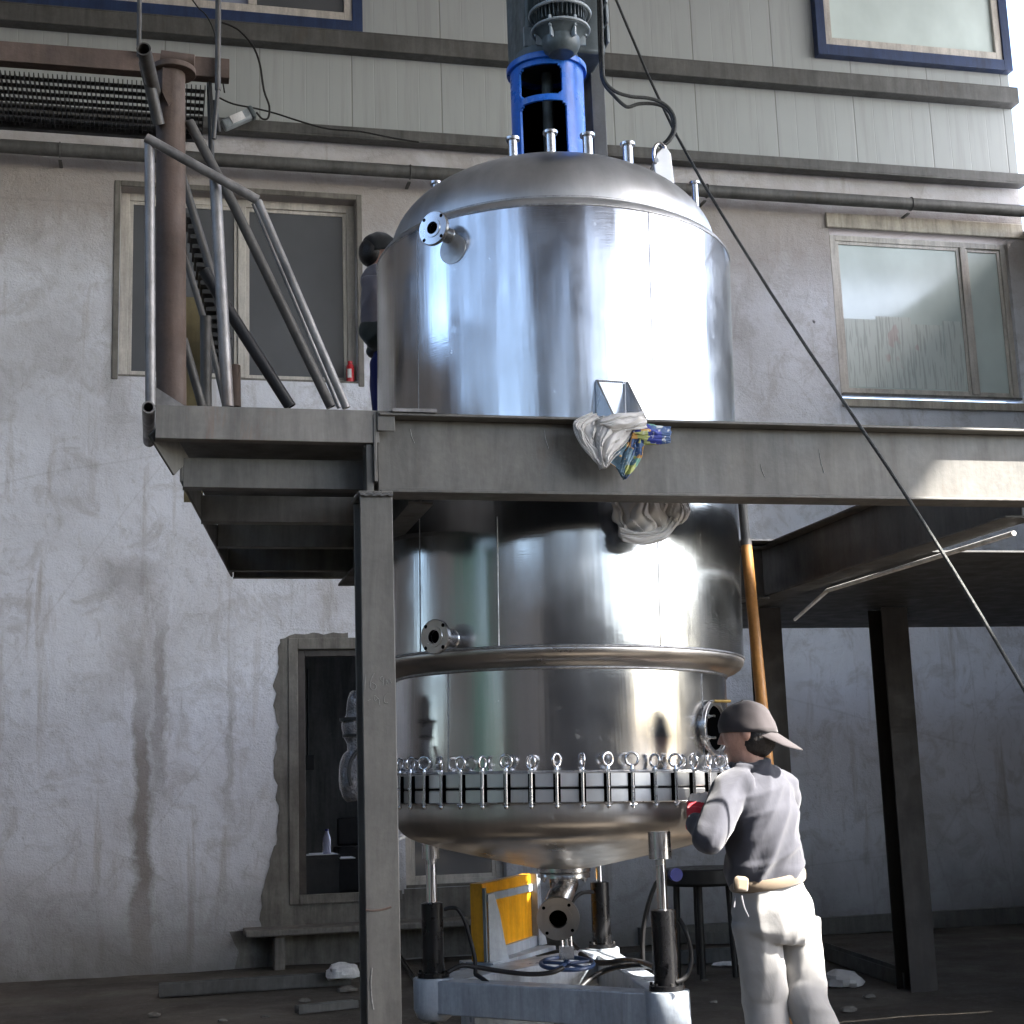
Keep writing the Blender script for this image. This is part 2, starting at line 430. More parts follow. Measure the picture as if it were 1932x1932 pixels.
# ------------------------------------------------------------------ world, sun
W = bpy.data.worlds.new('World'); S.world = W; W.use_nodes = True
nt = W.node_tree; bg = nt.nodes['Background']
sky = nt.nodes.new('ShaderNodeTexSky'); sky.sky_type = 'NISHITA'; sky.sun_disc = False
SUN_TO = V((.60, -.40, .71)).normalized()
sky.sun_elevation = math.asin(SUN_TO.z); sky.sun_rotation = math.atan2(SUN_TO.x, SUN_TO.y)
sky.air_density = 1.0; sky.dust_density = 2.2; sky.ozone_density = 1.5
nt.links.new(sky.outputs[0], bg.inputs[0]); bg.inputs[1].default_value = .15
ld = bpy.data.lights.new('sun', 'SUN'); ld.energy = 5; ld.angle = rad(.5); ld.color = (1, .95, .87)
lo = bpy.data.objects.new('sun', ld); COL.objects.link(lo)
lo.rotation_euler = SUN_TO.to_track_quat('Z', 'Y').to_euler(); lo.location = (20, -10, 25)
S.view_settings.view_transform = 'Standard'; S.view_settings.look = 'None'; S.view_settings.gamma = 1
S.view_settings.exposure = 3.0
S.render.engine = 'CYCLES'
S.cycles.max_bounces = 8; S.cycles.diffuse_bounces = 4; S.cycles.glossy_bounces = 5; S.cycles.transmission_bounces = 4
S.cycles.sample_clamp_indirect = 6
S.cycles.caustics_reflective = False; S.cycles.caustics_refractive = False

# ------------------------------------------------------------------ ground
g = MB(); g.box((0, 0, -.5), (2400, 2400, 1.0)); tag(g.build('ground', M['yard'], smooth=0), 'pale concrete yard outside the shed', kind='structure')
g = MB()
nx, ny = 110, 130
x0, x1, y0, y1 = -7.95, 8.75, -8.95, 12.97
vs = [];
for j in range(ny+1):
    for i in range(nx+1):
        x = x0+(x1-x0)*i/nx; y = y0+(y1-y0)*j/ny
        vs.append((x, y, .012+.010*noise.fractal(V((x*1.3, y*1.3, 0)), 1, 2, 4)))
g.add(vs, [(j*(nx+1)+i, j*(nx+1)+i+1, (j+1)*(nx+1)+i+1, (j+1)*(nx+1)+i) for j in range(ny) for i in range(nx)])
tag(g.build('floor', M['floor'], smooth=180), 'dark dirty concrete workshop floor', kind='structure')

# ------------------------------------------------------------------ factory hall
WY = 13.0
hall = empty('factory_hall', (0, WY, 0), 'whitewashed factory hall behind the tank, stained plaster below and pale sheet cladding above', 'building')
def wall_holes(mb, x0, x1, z0, z1, holes, y, t):
    xs = sorted({x0, x1, *[h[0] for h in holes], *[h[1] for h in holes]}); zs = sorted({z0, z1, *[h[2] for h in holes], *[h[3] for h in holes]})
    def inh(x, z): return any(h[0] < x < h[1] and h[2] < z < h[3] for h in holes)
    for i in range(len(xs)-1):
        for j in range(len(zs)-1):
            if inh((xs[i]+xs[i+1])/2, (zs[j]+zs[j+1])/2): continue
            a, b, c, d = xs[i], xs[i+1], zs[j], zs[j+1]
            mb.add([(a, y, c), (b, y, c), (b, y, d), (a, y, d)], [(0, 1, 2, 3)])
            mb.add([(a, y+t, c), (b, y+t, c), (b, y+t, d), (a, y+t, d)], [(3, 2, 1, 0)])
    for a, b, c, d in holes:
        mb.add([(a, y, c), (a, y+t, c), (a, y+t, d), (a, y, d)], [(0, 1, 2, 3)])
        mb.add([(b, y, c), (b, y+t, c), (b, y+t, d), (b, y, d)], [(3, 2, 1, 0)])
        mb.add([(a, y, c), (b, y, c), (b, y+t, c), (a, y+t, c)], [(0, 1, 2, 3)])
        mb.add([(a, y, d), (b, y, d), (b, y+t, d), (a, y+t, d)], [(3, 2, 1, 0)])
WL = (-.375, 1.765, 5.125, 6.91)        # left upper window opening
WR = (6.58, 8.6, 5.11, 6.91)            # right upper window
DO = (1.11, 2.05, .56, 2.735)           # doorway-like opening
WB = (2.12, 3.02, .60, 1.95)            # low window behind the jacks
w = MB(); wall_holes(w, -8, 8.8, 0, 7.5, [WL, WR, DO, WB], WY, .3)
w.build('plaster_wall', M['plaster'], hall, smooth=0)
w = MB(); w.b2((-8, WY-.02, 7.52), (8.8, WY+.2, 10.2)); w.build('cladding', M['clad'], hall, smooth=0)
# ledge channel between plaster and cladding
def slope(z, x): return z
w = MB(); w.b2((-8, WY-.16, 7.46), (8.8, WY-.022, 7.475)); w.b2((-8, WY-.16, 7.476), (8.8, WY-.15, 7.57)); w.b2((-8, WY-.148, 7.565), (8.8, WY-.022, 7.58))
w.build('ledge_channel', M['girder_dark'], hall, bevel=.003)
w = MB(); w.b2((-8, WY-.17, 8.53), (8.8, WY-.022, 8.545)); w.b2((-8, WY-.17, 8.365), (8.8, WY-.155, 8.529)); w.b2((-8, WY-.153, 8.365), (8.8, WY-.022, 8.38))
w.build('purlin', M['girder_dark'], hall, bevel=.003)

def window(name, op, bars, pane_mats, depth, fw=.07, label=None, sill=True, bottom=.06, slats=None):
    """frame with vertical mullions at the given x fractions, one pane per bay"""
    a, b, c, d = op; y = WY+depth
    f = MB()
    f.b2((a, y, c), (a+fw, y+.06, d)); f.b2((b-fw, y, c), (b, y+.06, d)); f.b2((a+fw, y, d-fw), (b-fw, y+.06, d)); f.b2((a+fw, y, c), (b-fw, y+.06, c+bottom))
    xs = [a+fw]
    for m in bars: f.b2((m-.035, y-.012, c+bottom), (m+.035, y+.045, d-fw)); xs += [m-.035, m+.035]
    xs.append(b-fw)
    root = f.build(name, M['white_frame'], hall, bevel=.004)
    if label: root['label'] = label
    for i in range(0, len(xs), 2):
        p = MB(); q = pane_mats[i//2]; e = .03
        yy = y+.02+(.012 if (i//2) % 2 else 0)
        p.b2((xs[i], yy, c+bottom), (xs[i+1], yy+.006, d-fw)); p.build('pane', M[q], root, smooth=0)
        fr = MB(); A, B, C, D_ = xs[i], xs[i+1], c+bottom, d-fw; s_ = .035
        for u, v2 in(((A, yy-.012, C), (A+s_, yy-.001, D_)), ((B-s_, yy-.012, C), (B, yy-.001, D_)), ((A+s_, yy-.012, D_-s_), (B-s_, yy-.001, D_)), ((A+s_, yy-.012, C), (B-s_, yy-.001, C+s_))): fr.b2(u, v2)
        fr.build('sash', M['white_frame'], root, bevel=.003)
    if sill:
        s2 = MB(); s2.b2((a, WY+.004, c-.001), (b, y-.002, c+.02)); s2.build('sill', M['cement'], root)
    return root
window('window', WL, (.715,), ('pane', 'pane'), .14, .075)
window('window', (WR[0]+.03, WR[1], WR[2]+.06, WR[3]-.05), (8.1,), ('pane_mint', 'pane_mint'), .05, .06, 'wide window papered on the inside', bottom=.05)
window('window', WB, (), ('pane',), .12, .07, 'low window with a grey sill behind the jacks')
# old newspapers stuck in the lower half of the right window
t = NT('old_newspaper'); ln = t.noise(34, 2, .5, t.map((1.6, 1, .10))); bk = t.noise(3.2, 2, .5, t.map((1.4, 1, 1)))
t_b = t.mix(t.ramp(ln, [(.52, 0), (.60, .42)]), (.50, .55, .53), (.20, .22, .22)); t_b = t.mix(t.ramp(bk, [(.63, 0), (.66, .5)]), t_b, (.42, .28, .28))
NEWS = t.set(Base_Color=t_b, Roughness=.35, Specular_IOR_Level=.5)
for k, (xa_, xb_, za_, zb_) in enumerate(((6.71, 7.06, 5.27, 5.98), (7.065, 7.45, 5.27, 6.02), (7.455, 7.8, 5.27, 5.95), (7.81, 8.02, 5.27, 6.0))):
    g = MB(); g.b2((xa_, WY+.0655, za_), (xb_, WY+.0685, zb_)); g.build('newspaper', NEWS, bpy.data.objects['window.001'], smooth=0)
# moulded surround of the left window
f = MB(); e = .0
a, b, c, d = WL
for u, v2 in(((a-.055, WY-.012, c-.03), (a-.002, WY+.03, d+.055)), ((b+.002, WY-.012, c-.03), (b+.055, WY+.03, d+.055)), ((a-.002, WY-.012, d+.002), (b+.002, WY+.03, d+.055))): f.b2(u, v2)
f.build('window_surround', M['cement'], hall, bevel=.006)
crm = (paint('cream_render', (.42, .385, .33), .85, 0, .12, 4., (.22, .2, .18), .4, .4))
f = MB(); f.b2((WR[0]-.03, WY-.03, WR[3]+.0), (8.79, WY-.002, WR[3]+.16)); f.build('lintel', crm, hall, bevel=.01)
f = MB(); f.b2((WR[0], WY-.04, WR[2]-.075), (8.78, WY-.002, WR[2]+.012)); f.build('sill', crm, hall, bevel=.01)
# upper windows in the cladding
def upwin(a, b, c, bars, mats, label):
    """window set on the face of the cladding, blue trim round it"""
    y = WY-.02; fw = .075; d = 10.1
    t_ = MB()
    for u, v2 in(((a-.10, y-.10, c-.12), (a-.002, y-.002, d)), ((b+.002, y-.10, c-.12), (b+.10, y-.002, d)), ((a-.002, y-.10, c-.12), (b+.002, y-.002, c-.002))): t_.b2(u, v2)
    root = t_.build('window', M['blueframe'], hall, bevel=.003); root['label'] = label
    f = MB()
    f.b2((a, y-.08, c), (a+fw, y-.004, d)); f.b2((b-fw, y-.08, c), (b, y-.004, d)); f.b2((a+fw, y-.08, c), (b-fw, y-.004, c+.085))
    xs = [a+fw]
    for m in bars: f.b2((m-.04, y-.085, c+.085), (m+.04, y-.004, d)); xs += [m-.04, m+.04]
    xs.append(b-fw); f.build('frame', M['white_frame'], root, bevel=.003)
    for i in range(0, len(xs), 2):
        p = MB(); p.b2((xs[i], y-.04, c+.085), (xs[i+1], y-.03, d)); p.build('pane', M[mats[i//2]], root, smooth=0)
upwin(-2.6, 1.74, 8.68, (-.9, .80), ('pane_sky', 'pane_sky', 'pane'), 'blue trimmed upper window with a bright left pane')
upwin(6.66, 8.7, 8.88, (), ('pane_mint',), 'blue trimmed upper window on the right')
# cement round the doorway (plaster broken away, ragged edge)
def ragged(xs_z, seed, amp=.03):
    out = []
    for i in range(len(xs_z)-1):
        (x0, z0), (x1, z1) = xs_z[i], xs_z[i+1]; n = max(2, int(math.hypot(x1-x0, z1-z0)/.04))
        for k in range(n):
            q = k/n; x = x0+(x1-x0)*q; z = z0+(z1-z0)*q
            out.append((x + amp*noise.noise(V((x*9, z*9, seed))), z + amp*noise.noise(V((x*9+40, z*9, seed)))))
    return out
def Wp(px, py): p = at(px, py, 'Y', WY); return (p.x, p.z)
edge = [Wp(*p) for p in((655, 1192), (600, 1196), (528, 1203), (522, 1262), (516, 1330), (524, 1370), (516, 1450), (525, 1530), (520, 1590), (502, 1645), (493, 1700), (490, 1755), (430, 1758), (455, 1800), (440, 1830), (438, 1845))]
ed = ragged(edge, 3, .035)
g = MB(); n_ = len(ed)
# strips from ragged outline to the opening
def clampx(z): return DO[0]-.002
vs = []; fs = []
for (x, z) in ed:
    if z > DO[3]+.002: vs += [(x, WY-.006, z), (min(max(x, DO[0]), 2.2), WY-.006, DO[3]+.002)] if x > DO[0] else [(x, WY-.006, z), (DO[0]-.002, WY-.006, DO[3]+.002)]
    else: vs += [(x, WY-.006, z), (DO[0]-.002, WY-.006, z)]
fs = [(2*i, 2*i+1, 2*i+3, 2*i+2) for i in range(len(ed)-1)]
g.add(vs, fs)
g.add([(DO[0]-.002, WY-.006, DO[2]-.002), (2.1, WY-.006, DO[2]-.002), (2.1, WY-.006, .0), (DO[0]-.002, WY-.006, .0)], [(0, 1, 2, 3)])
g.build('bare_cement', M['cement'], hall, smooth=0)
g = MB(); g.add([(2.1, WY-.006, .02), (3.6, WY-.006, .02)]+[(3.6-i*.05, WY-.006, .33+.02*noise.noise(V((i*.4, 1, 1)))) for i in range(31)], [tuple(range(33))])
g.add([(2.10, WY-.005, .34), (3.3, WY-.005, .34), (3.3, WY-.005, WB[2]-.003), (2.10, WY-.005, WB[2]-.003)], [(0, 1, 2, 3)])
g.build('bare_cement', M['cement'], hall, smooth=0)
# doorway frames
f = MB(); a, b, c, d = DO
f.b2((a+.0, WY-.02, c-.05), (a+.085, WY+.02, d+.05)); f.b2((a+.085, WY-.02, d-.05), (b, WY+.02, d+.05)); f.b2((a+.085, WY-.03, c-.05), (b+.03, WY+.02, c+.03))
o = f.build('door_frame', M['cement'], hall, bevel=.006)
f = MB(); f.b2((a+.086, WY+.03, c+.03), (a+.15, WY+.10, d-.052)); f.b2((a+.15, WY+.03, d-.11), (b-.01, WY+.10, d-.052)); f.build('door_lining', M['wood_dark'], hall, bevel=.004)
# ledges and step under it
g = MB(); g.b2((.72, 12.62, .29), (3.4, WY-.008, .345)); g.build('step', M['cement'], hall, bevel=.012)
for x in(.96, 1.9): g = MB(); g.b2((x, 12.70, .0), (x+.09, 12.98, .288)); g.build('step_support', M['cement'], hall, bevel=.01)
# room behind the doorway
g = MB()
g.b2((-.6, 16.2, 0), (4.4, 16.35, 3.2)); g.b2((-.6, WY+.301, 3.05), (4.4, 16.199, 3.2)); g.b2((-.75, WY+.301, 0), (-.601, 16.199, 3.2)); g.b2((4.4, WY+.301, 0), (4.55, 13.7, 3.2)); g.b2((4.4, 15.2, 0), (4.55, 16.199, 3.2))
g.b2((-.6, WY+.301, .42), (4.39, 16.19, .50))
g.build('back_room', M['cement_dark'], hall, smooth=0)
g = MB(); p0 = at(581, 1262, 'Y', 16.1); p1 = at(581, 1430, 'Y', 16.1); g.tube(p0, p1, .012); g.box(p1-V((0, 0, .05)), (.12, .05, .16)); g.build('conduit', M['blackiron'], hall)
# hall shell: roof, side walls, rear wall of the shed (seen only by reflection and from the side)
g = MB(); g.b2((-8.2, -9.2, 10.2), (9.34, 13.4, 10.22)); g.build('roof', M['roofm'], hall, smooth=0)
g = MB()
g.b2((8.8, 5.9, 0), (9.0, 13.3, 7.0)); g.b2((8.8, 2.2, 0), (9.0, 5.899, 3.0)); g.build('side_wall', M['plaster'], hall, smooth=0)
g = MB(); g.b2((8.8, -9.2, 0), (9.0, -3.2, 3.4)); g.build('light_baffle', M['plaster'], hall, smooth=0)  # unseen low wall added to block low light from the yard
for ya, yb_, xe_ in((2.9, 6.2, 15.), (6.201, 13.4, 11.7), (-9.2, -2.5, 14.5), (-1.4, -.18, 14.5)): g = MB(); g.b2((9.341, ya, 10.2), (xe_, yb_, 10.22)); g.build('sun_blocker', M['roofm'], hall, smooth=0)  # unseen sheets added to keep the sun off the wall and floor
g = MB(); g.b2((-5.19, 1.5, .02), (-5.12, 4.2, 4.3)); g.build('green_shutter', M['grassgreen'], hall, smooth=0)
DECK = MB(); DECK.b2((3.39, 7.0, 2.60), (8.75, 10.75, 2.61)); DECK.b2((5.0, 5.1, 2.601), (8.75, 6.99, 2.609))
g = MB()   # left wall with a high window strip
LX = -5.2
def lw(y0, y1, z0, z1): g.b2((LX-.2, y0, z0), (LX, y1, z1))
ycur = -9.
for (ya, yb_, za, zb_) in((-6.2, -5.4, 4.2, 9.0), (-4.2, -2.7, 4.0, 9.2), (-1.5, -.2, 4.0, 9.2), (1.0, 1.35, 1.0, 9.0), (2.3, 3.3, 4.8, 9.2), (4.7, 6.7, 5.3, 8.6), (7.7, 8.1, 1.9, 4.2)):
    lw(ycur, ya, 0, 10.19); lw(ya, yb_, 0, za); lw(ya, yb_, zb_, 10.19); ycur = yb_
lw(ycur, 13.3, 0, 10.19)
g.build('side_wall', M['brownwall'], hall, smooth=0)
g = MB()   # rear wall of the shed behind the camera, with tall bays
def rw(x0, x1, z0, z1): g.b2((x0, -9.2, z0), (x1, -9.0, z1))
rw(-5.2, -1.3, 0, 10.19); rw(-1.3, -.7, 0, 4.5); rw(-1.3, -.7, 9.0, 10.19); rw(-.7, 3.9, 0, 10.19); rw(3.9, 4.5, 0, 3.5); rw(3.9, 4.5, 9.5, 10.19); rw(4.5, 6.6, 0, 10.19); rw(6.6, 8.95, 9.2, 10.19); rw(6.6, 8.95, 0, 3.6)
g.build('rear_wall', M['brownwall'], hall, smooth=0)
g = MB()
for y in(-8.9, -5.6, -1.4, 2.6): g.b2((8.66, y, 0), (8.9, y+.26, 10.19))
g.build('pillar', M['girder'], hall, smooth=0)
# facing building across the yard
fb = MB(); fb.b2((-30, -34, 0), (9, -26, 6)); fb.b2((-30, -34.5, 6.001), (9.5, -25.5, 6.4)); 
o = fb.build('low_shed', M['brownwall'], smooth=0); tag(o, 'low brown shed across the yard behind the photographer', 'shed')
# pipe along the wall
pa = at(215, 289, 'Y', 12.78); pb = at(1673, 382, 'Y', 12.78); zc = (pa.z+pb.z)/2
g = MB(); g.tube((-8, 12.78, zc), (8.78, 12.78, zc), .062, n=20)
o = g.build('wall_pipe', M['girder_dark'])
tag(o, 'long dark grey pipe running level across the wall above the windows', 'pipe')
root = o
for x in(-2.2, -.9, 2.25, 5.2, 7.4):
    g = MB(); g.bar((x, 12.84, zc-.075), (x, 12.995, zc-.075), .03, .012); g.torus((x, 12.78, zc), .066, .006, (0, 1, 0), (0, 0, 1)); g.build('bracket', M['girder_dark'], root)
# ------------------------------------------------------------------ platform frame
BY = 5.0
bz1 = 2.745; bz0 = 2.46; bxL = at(716, 860, 'Y', BY-.05).x
DECKP = 1
plat = empty('steel_platform', (bxL, BY, 0), 'grey steel platform girder on a column passing in front of the tank', 'platform')
g = MB(); g.ibeam((bxL, BY, (bz0+bz1)/2), (5.2, BY, (bz0+bz1)/2), bz1-bz0, .13, .009, .011)
g.build('front_girder', M['girder'], plat, bevel=.003)
pxl = at(680, 1000, 'Y', BY-.09).x; pxr = at(742, 1000, 'Y', BY-.09).x
g = MB(); cx = (pxl+pxr)/2; wv = pxr-pxl; y0 = BY-.085
g.b2((pxl, y0, 0), (pxr, y0+.010, bz0-.014)); g.b2((pxl, y0+.16, 0), (pxr, y0+.17, bz0-.014)); g.b2((cx-.004, y0+.0101, 0), (cx+.004, y0+.1599, bz0-.014))
g.b2((pxl-.005, y0-.006, bz0-.0135), (pxr+.002, y0+.18, bz0-.001))
col = g.build('column', M['girder'], plat, bevel=.003)
# chalk scribbles and scratch on the column
def stroke(mb, pts, r=.0011): mb.path([at(x, y, 'Y', y0-.0008) for x, y in pts], r, n=5, smooth=3)
g = MB()
stroke(g, [(690, 1272), (689, 1290), (688, 1302)]); stroke(g, [(706, 1270), (700, 1282), (699, 1298), (706, 1302), (710, 1294), (702, 1288)])
stroke(g, [(722, 1276), (717, 1280), (721, 1286), (724, 1278), (722, 1294)]); stroke(g, [(728, 1292), (729, 1282), (732, 1290), (735, 1281), (738, 1289)])
stroke(g, [(713, 1318), (706, 1312), (707, 1322), (714, 1318), (716, 1330)]); stroke(g, [(732, 1308), (725, 1316), (726, 1326), (732, 1326)]); stroke(g, [(694, 1322), (699, 1320)])
stroke(g, [(702, 1826), (700, 1850), (701, 1880), (705, 1905)], .0022)
g.build('chalk_mark', M['chalk'], col)
g = MB(); g.path([at(x, y, 'Y', y0+.001) for x, y in((690, 1717), (705, 1718), (722, 1716), (738, 1711))], .004, n=6); g.build('weld_seam', M['rust'], col)
for k in range(9):
    x = bxL+.10+k*.42; g = MB(); g.path([V((x+.001*q, BY-.0045-.002, bz0+.013+.002*math.sin(q*1.7))) for q in range(0, 60, 6)], .003, n=5, smooth=1); g.build('weld_bead', M['girder_dark'], plat)
for (x_, z_, L_) in((.86, 2.70, .05), (1.35, 2.71, .07), (2.18, 2.60, .05), (2.42, 2.66, .09)):
    g = MB(); g.path([V((x_, BY-.0047, z_)), V((x_+.004, BY-.0047, z_-L_/2)), V((x_+.014, BY-.0047, z_-L_))], .0018, n=4, smooth=3); g.build('scratch', M['chalk'], plat)
g = MB(); g.path([V((pxl+.004*math.sin(q), y0-.004, bz0-.014-.002*q % .004)) if 0 else V((pxl+wv*q/12, y0-.008, bz0-.016+.003*math.sin(q*2.1))) for q in range(13)], .005, n=6, smooth=2); g.build('weld_bead', M['girder_dark'], col)
# side girder and rear girder
sx = 3.30
g = MB(); g.ibeam((sx, BY+.07, 2.565), (sx, 10.2, 2.565), .29, .15, .009, .011); g.build('side_girder', M['girder_dark'], plat, bevel=.003)
g = MB(); g.ibeam((sx-.075, 7.45, 2.545), (1.0, 7.45, 2.545), .29, .13, .009, .011); g.build('rear_girder', M['girder_dark'], plat, bevel=.003)
g = MB(); g.b2((sx-.42, 7.30, 2.706), (sx+.10, 7.60, 2.716)); g.build('deck_plate', M['rail'], plat)
DECK.build('deck_plate', M['girder_dark'], plat)
# columns under the platform (right background)
for (cx_, cy_, w_) in((at(1464, 1500, 'Y', 9.4).x, 9.4, .17), (at(1664, 1500, 'Y', 9.4).x+.16, 9.42, .2)):
    g = MB(); h_ = 2.59
    g.b2((cx_-w_/2, cy_-w_/2, 0), (cx_+w_/2, cy_-w_/2+.01, h_)); g.b2((cx_-w_/2, cy_+w_/2-.01, 0), (cx_+w_/2, cy_+w_/2, h_)); g.b2((cx_-.004, cy_-w_/2+.0101, 0), (cx_+.004, cy_+w_/2-.0101, h_))
    g.build('column', M['dark_col'], plat, bevel=.003)
# ragged sheet hanging under the rear girder (right background)
g = MB(); P = [(1484, 1140), (1672, 1150), (1672, 1166), (1640, 1164), (1622, 1164), (1598, 1172), (1594, 1164), (1560, 1172), (1558, 1163), (1484, 1160)]
pts = [at(x, y, 'Y', 10.7) for x, y in P]
g.prism([(p.x, p.z) for p in pts], (0, 10.7, 0), (1, 0, 0), (0, 0, 1), (0, .01, 0)); g.build('hanging_sheet', M['dark_col'], plat)
# ------------------------------------------------------------------ landing / walkway at left
land = empty('stair_landing', (0, 5, 2.6), 'grey steel walkway landing with cross channels underneath and tubular handrails', 'stair landing')
lzt = 2.755; ly = 4.955
xl = at(293, 800, 'Y', ly).x; xr = at(715, 800, 'Y', ly).x
lzb = at(500, 831, 'Y', ly).z
g = MB(); g.b2((xl, ly, lzb), (xr, ly+.008, lzt)); g.b2((xl, ly+.0081, lzb), (xr, ly+.05, lzb+.008)); g.b2((xl, ly+.0081, lzt-.008), (xr, ly+.05, lzt))
g.build('front_channel', paint('landing_grey', (.15, .143, .132), .5, 0, .2, 3., (.16, .085, .055), .42, .2, 40), land, bevel=.002)
g = MB(); g.b2((xr-.045, ly+.012, 2.465), (xr-.02, ly+.10, lzb-.002)); g.b2((xr-.02, ly-.004, 2.50), (xr-.008, ly+.10, lzt-.012)); g.b2((xr-.02+.013, ly-.01, lzt-.075), (xr+.055, ly+.002, lzt-.002)); g.build('end_plate', M['girder'], land, bevel=.002)
js = [(345, 919, 2.50), (380, 984, 2.50), (411, 1031, 2.50), (431, 1076, 2.50), (441, 1089, 2.51)]
hs = [.105, .105, .10, .11, .10]
lefts = []
for (px_, py_, z_), h_ in zip(js, hs):
    p = at(px_, py_, 'Z', z_); lefts.append(p)
    g = MB(); xe = at(672, py_, 'Y', p.y).x+.12
    g.b2((p.x, p.y, z_), (xe, p.y+.007, z_+h_)); g.b2((p.x, p.y+.0071, z_), (xe, p.y+.06, z_+.008)); g.b2((p.x, p.y+.0071, z_+h_-.008), (xe, p.y+.06, z_+h_))
    g.build('cross_channel', M['girder'], land, bevel=.002)
# deck sheet above and the slanting edge beam along its left side
g = MB(); a = V((xl+.01, ly+.06, lzt-.02)); b = V((lefts[3].x-.0, lefts[3].y+.6, lzt-.02))
g.prism([(xl+.01, ly+.055), (xr-.03, ly+.055), (xr-.03, 5.3), (.86, 5.62), (.83, 6.5), (1.35, 7.1), (1.9, 7.35), (1.9, 7.8), (.40, 7.8)], (0, 0, lzt-.03), (1, 0, 0), (0, 1, 0), (0, 0, .012))
g.build('deck', M['girder_dark'], land)
g = MB(); p0 = V((xl+.004, ly+.06, 2.69)); p1 = V((lefts[0].x-.006, lefts[0].y, 2.57)); p2 = V((lefts[4].x-.008, lefts[4].y+.03, 2.565))
g.bar(p0, p1, .010, .10); g.bar(p1, p2, .010, .10); g.build('edge_beam', M['girder'], land, bevel=.002)
g = MB(); g.ibeam((.92, 5.15, 2.56), (.92, 7.3, 2.56), .2, .09); g.build('side_channel', M['girder_dark'], land)
# handrail pieces
def rail(name, pts, r, mat, Y, parent=None, hollow=.004, smooth=1):
    P = [at(p[0], p[1], 'Y', p[2] if len(p) > 2 else Y) for p in pts]
    g = MB()
    for i in range(len(P)-1): g.tube(P[i], P[i+1], r, n=16, hollow=hollow)
    for p in P[1:-1]: g.ball(p, r*1.0, 12)
    return g.build(name, M[mat], parent or land)
rail('handrail_post', [(282, 262), (284, 766)], .0175, 'rail', 5.0)
rail('handrail', [(276, 260, 4.985), (487, 378, 4.985)], .0175, 'rail', 5.0)
rail('handrail_brace', [(487, 380), (654, 770)], .0150, 'rail', 4.985)
rail('handrail_brace', [(478, 384, 5.03), (640, 770, 5.03)], .0075, 'rail', 5.0)
rail('handrail_post', [(406, 340), (430, 768)], .021, 'rail', 5.03)
rail('handrail', [(357, 230), (440, 385), (625, 768)], .0195, 'rail_dark', 5.35)
rail('handrail', [(343, 330), (396, 505), (430, 640)], .018, 'rail_dark', 6.0)
rail('handrail', [(345, 470), (384, 600)], .014, 'rail_dark', 6.2)
rail('handrail_post', [(388, 598), (389, 768)], .022, 'rail_dark', 5.6)
rail('handrail', [(346, 640), (382, 768)], .017, 'rail_dark', 5.5)
rail('handrail', [(390, 612), (425, 768)], .012, 'rail_dark', 5.9)
rail('handrail_post', [(441, 690), (442, 768)], .026, 'rust', 5.6)
rail('handrail', [(385, 510), (415, 560), (548, 768)], .0235, 'black_tube', 5.5)
g = MB(); g.tube(at(280, 768, 'Y', 4.93), at(280, 768, 'Y', 4.93)+V((0, .5, 0)), .0215, n=18, hollow=.005); g.build('edge_tube', M['rail'], land)
g = MB(); P = [at(x, y, 'Y', 5.02) for x, y in((287, 726), (352, 768), (287, 764))]
g.prism([(p.x, p.z) for p in P], (0, 5.02, 0), (1, 0, 0), (0, 0, 1), (0, .008, 0)); g.build('gusset', M['rail'], land)
# ladder like toothed stringer of the upper stair
st = empty('upper_stair', (.1, 6.4, 2.75), 'dark toothed steel stair string climbing behind the rusty post', 'stair')
g = MB(); P = [(366, 405), (392, 520), (410, 620), (424, 700)]
for i in range(3): g.bar(at(*P[i], 'Y', 6.2+.1*i), at(*P[i+1], 'Y', 6.3+.1*i), .016, .05, (0, 1, 0))
g.build('stringer', M['blackiron'], st)
for k in range(17):
    q = k/16; q = q**.92; x = 357+(413-357)*q+0; y = 422+(690-422)*q; Y_ = 6.2+.3*q
    p = at(x, y, 'Y', Y_); g = MB(); L_ = (.034*(1-.35*q)); g.b2((p.x-L_/2, p.y-.1, p.z-.009), (p.x+L_/2+.02, p.y+.08, p.z+.009)); g.build('tread', M['blackiron'], st)
# yellowish board behind the post
g = MB(); p = at(350, 560, 'Y', 6.6); q = at(384, 765, 'Y', 6.6); g.b2((p.x, 6.6, 2.745), (q.x, 6.62, p.z))
tag(g.build('board', paint('ochre_board', (.16, .12, .05), .6, 0, .25, 4.)), 'ochre board leaning upright behind the rusty post', 'board')
# ------------------------------------------------------------------ rusty post
post = empty('rusty_post', (.07, 5.35, 0), 'thick rusty brown pipe post with a flanged head at the left', 'post')
pt = at(322, 140, 'Y', 5.35); pb_ = at(324, 765, 'Y', 5.35)
g = MB(); g.tube((pb_.x, 5.35, 2.735), (pt.x, 5.35, pt.z), .0545, n=28); g.build('shaft', M['rust'], post)
g = MB(); g.tube((pt.x+.01, 5.35, pt.z), (pt.x+.01, 5.35, pt.z+.022), .085, n=24)
g.tube(at(303, 112, 'Y', 5.35)+V((0, -.02, 0)), at(362, 118, 'Y', 5.35)+V((.01, -.02, -.005)), .026, n=14); g.build('head_plate', M['rust'], post, bevel=.002)
g = MB(); P = [at(x, y, 'Y', 5.28) for x, y in((307, 125), (322, 130), (325, 190), (318, 198), (306, 172))]
g.prism([(p.x, p.z) for p in P], (0, 5.285, 0), (1, 0, 0), (0, 0, 1), (0, .006, 0)); g.build('torn_plate', M['rust'], post)
g = MB(); a = at(271, 92, 'Y', 5.0); g.tube(a, a+V((.05, .42, -.02)), .026, n=18, hollow=.005); g.tube(at(272, 115, 'Y', 5.2), at(300, 235, 'Y', 5.3), .022, n=12); g.build('stub_pipe', M['rail_dark'], post)
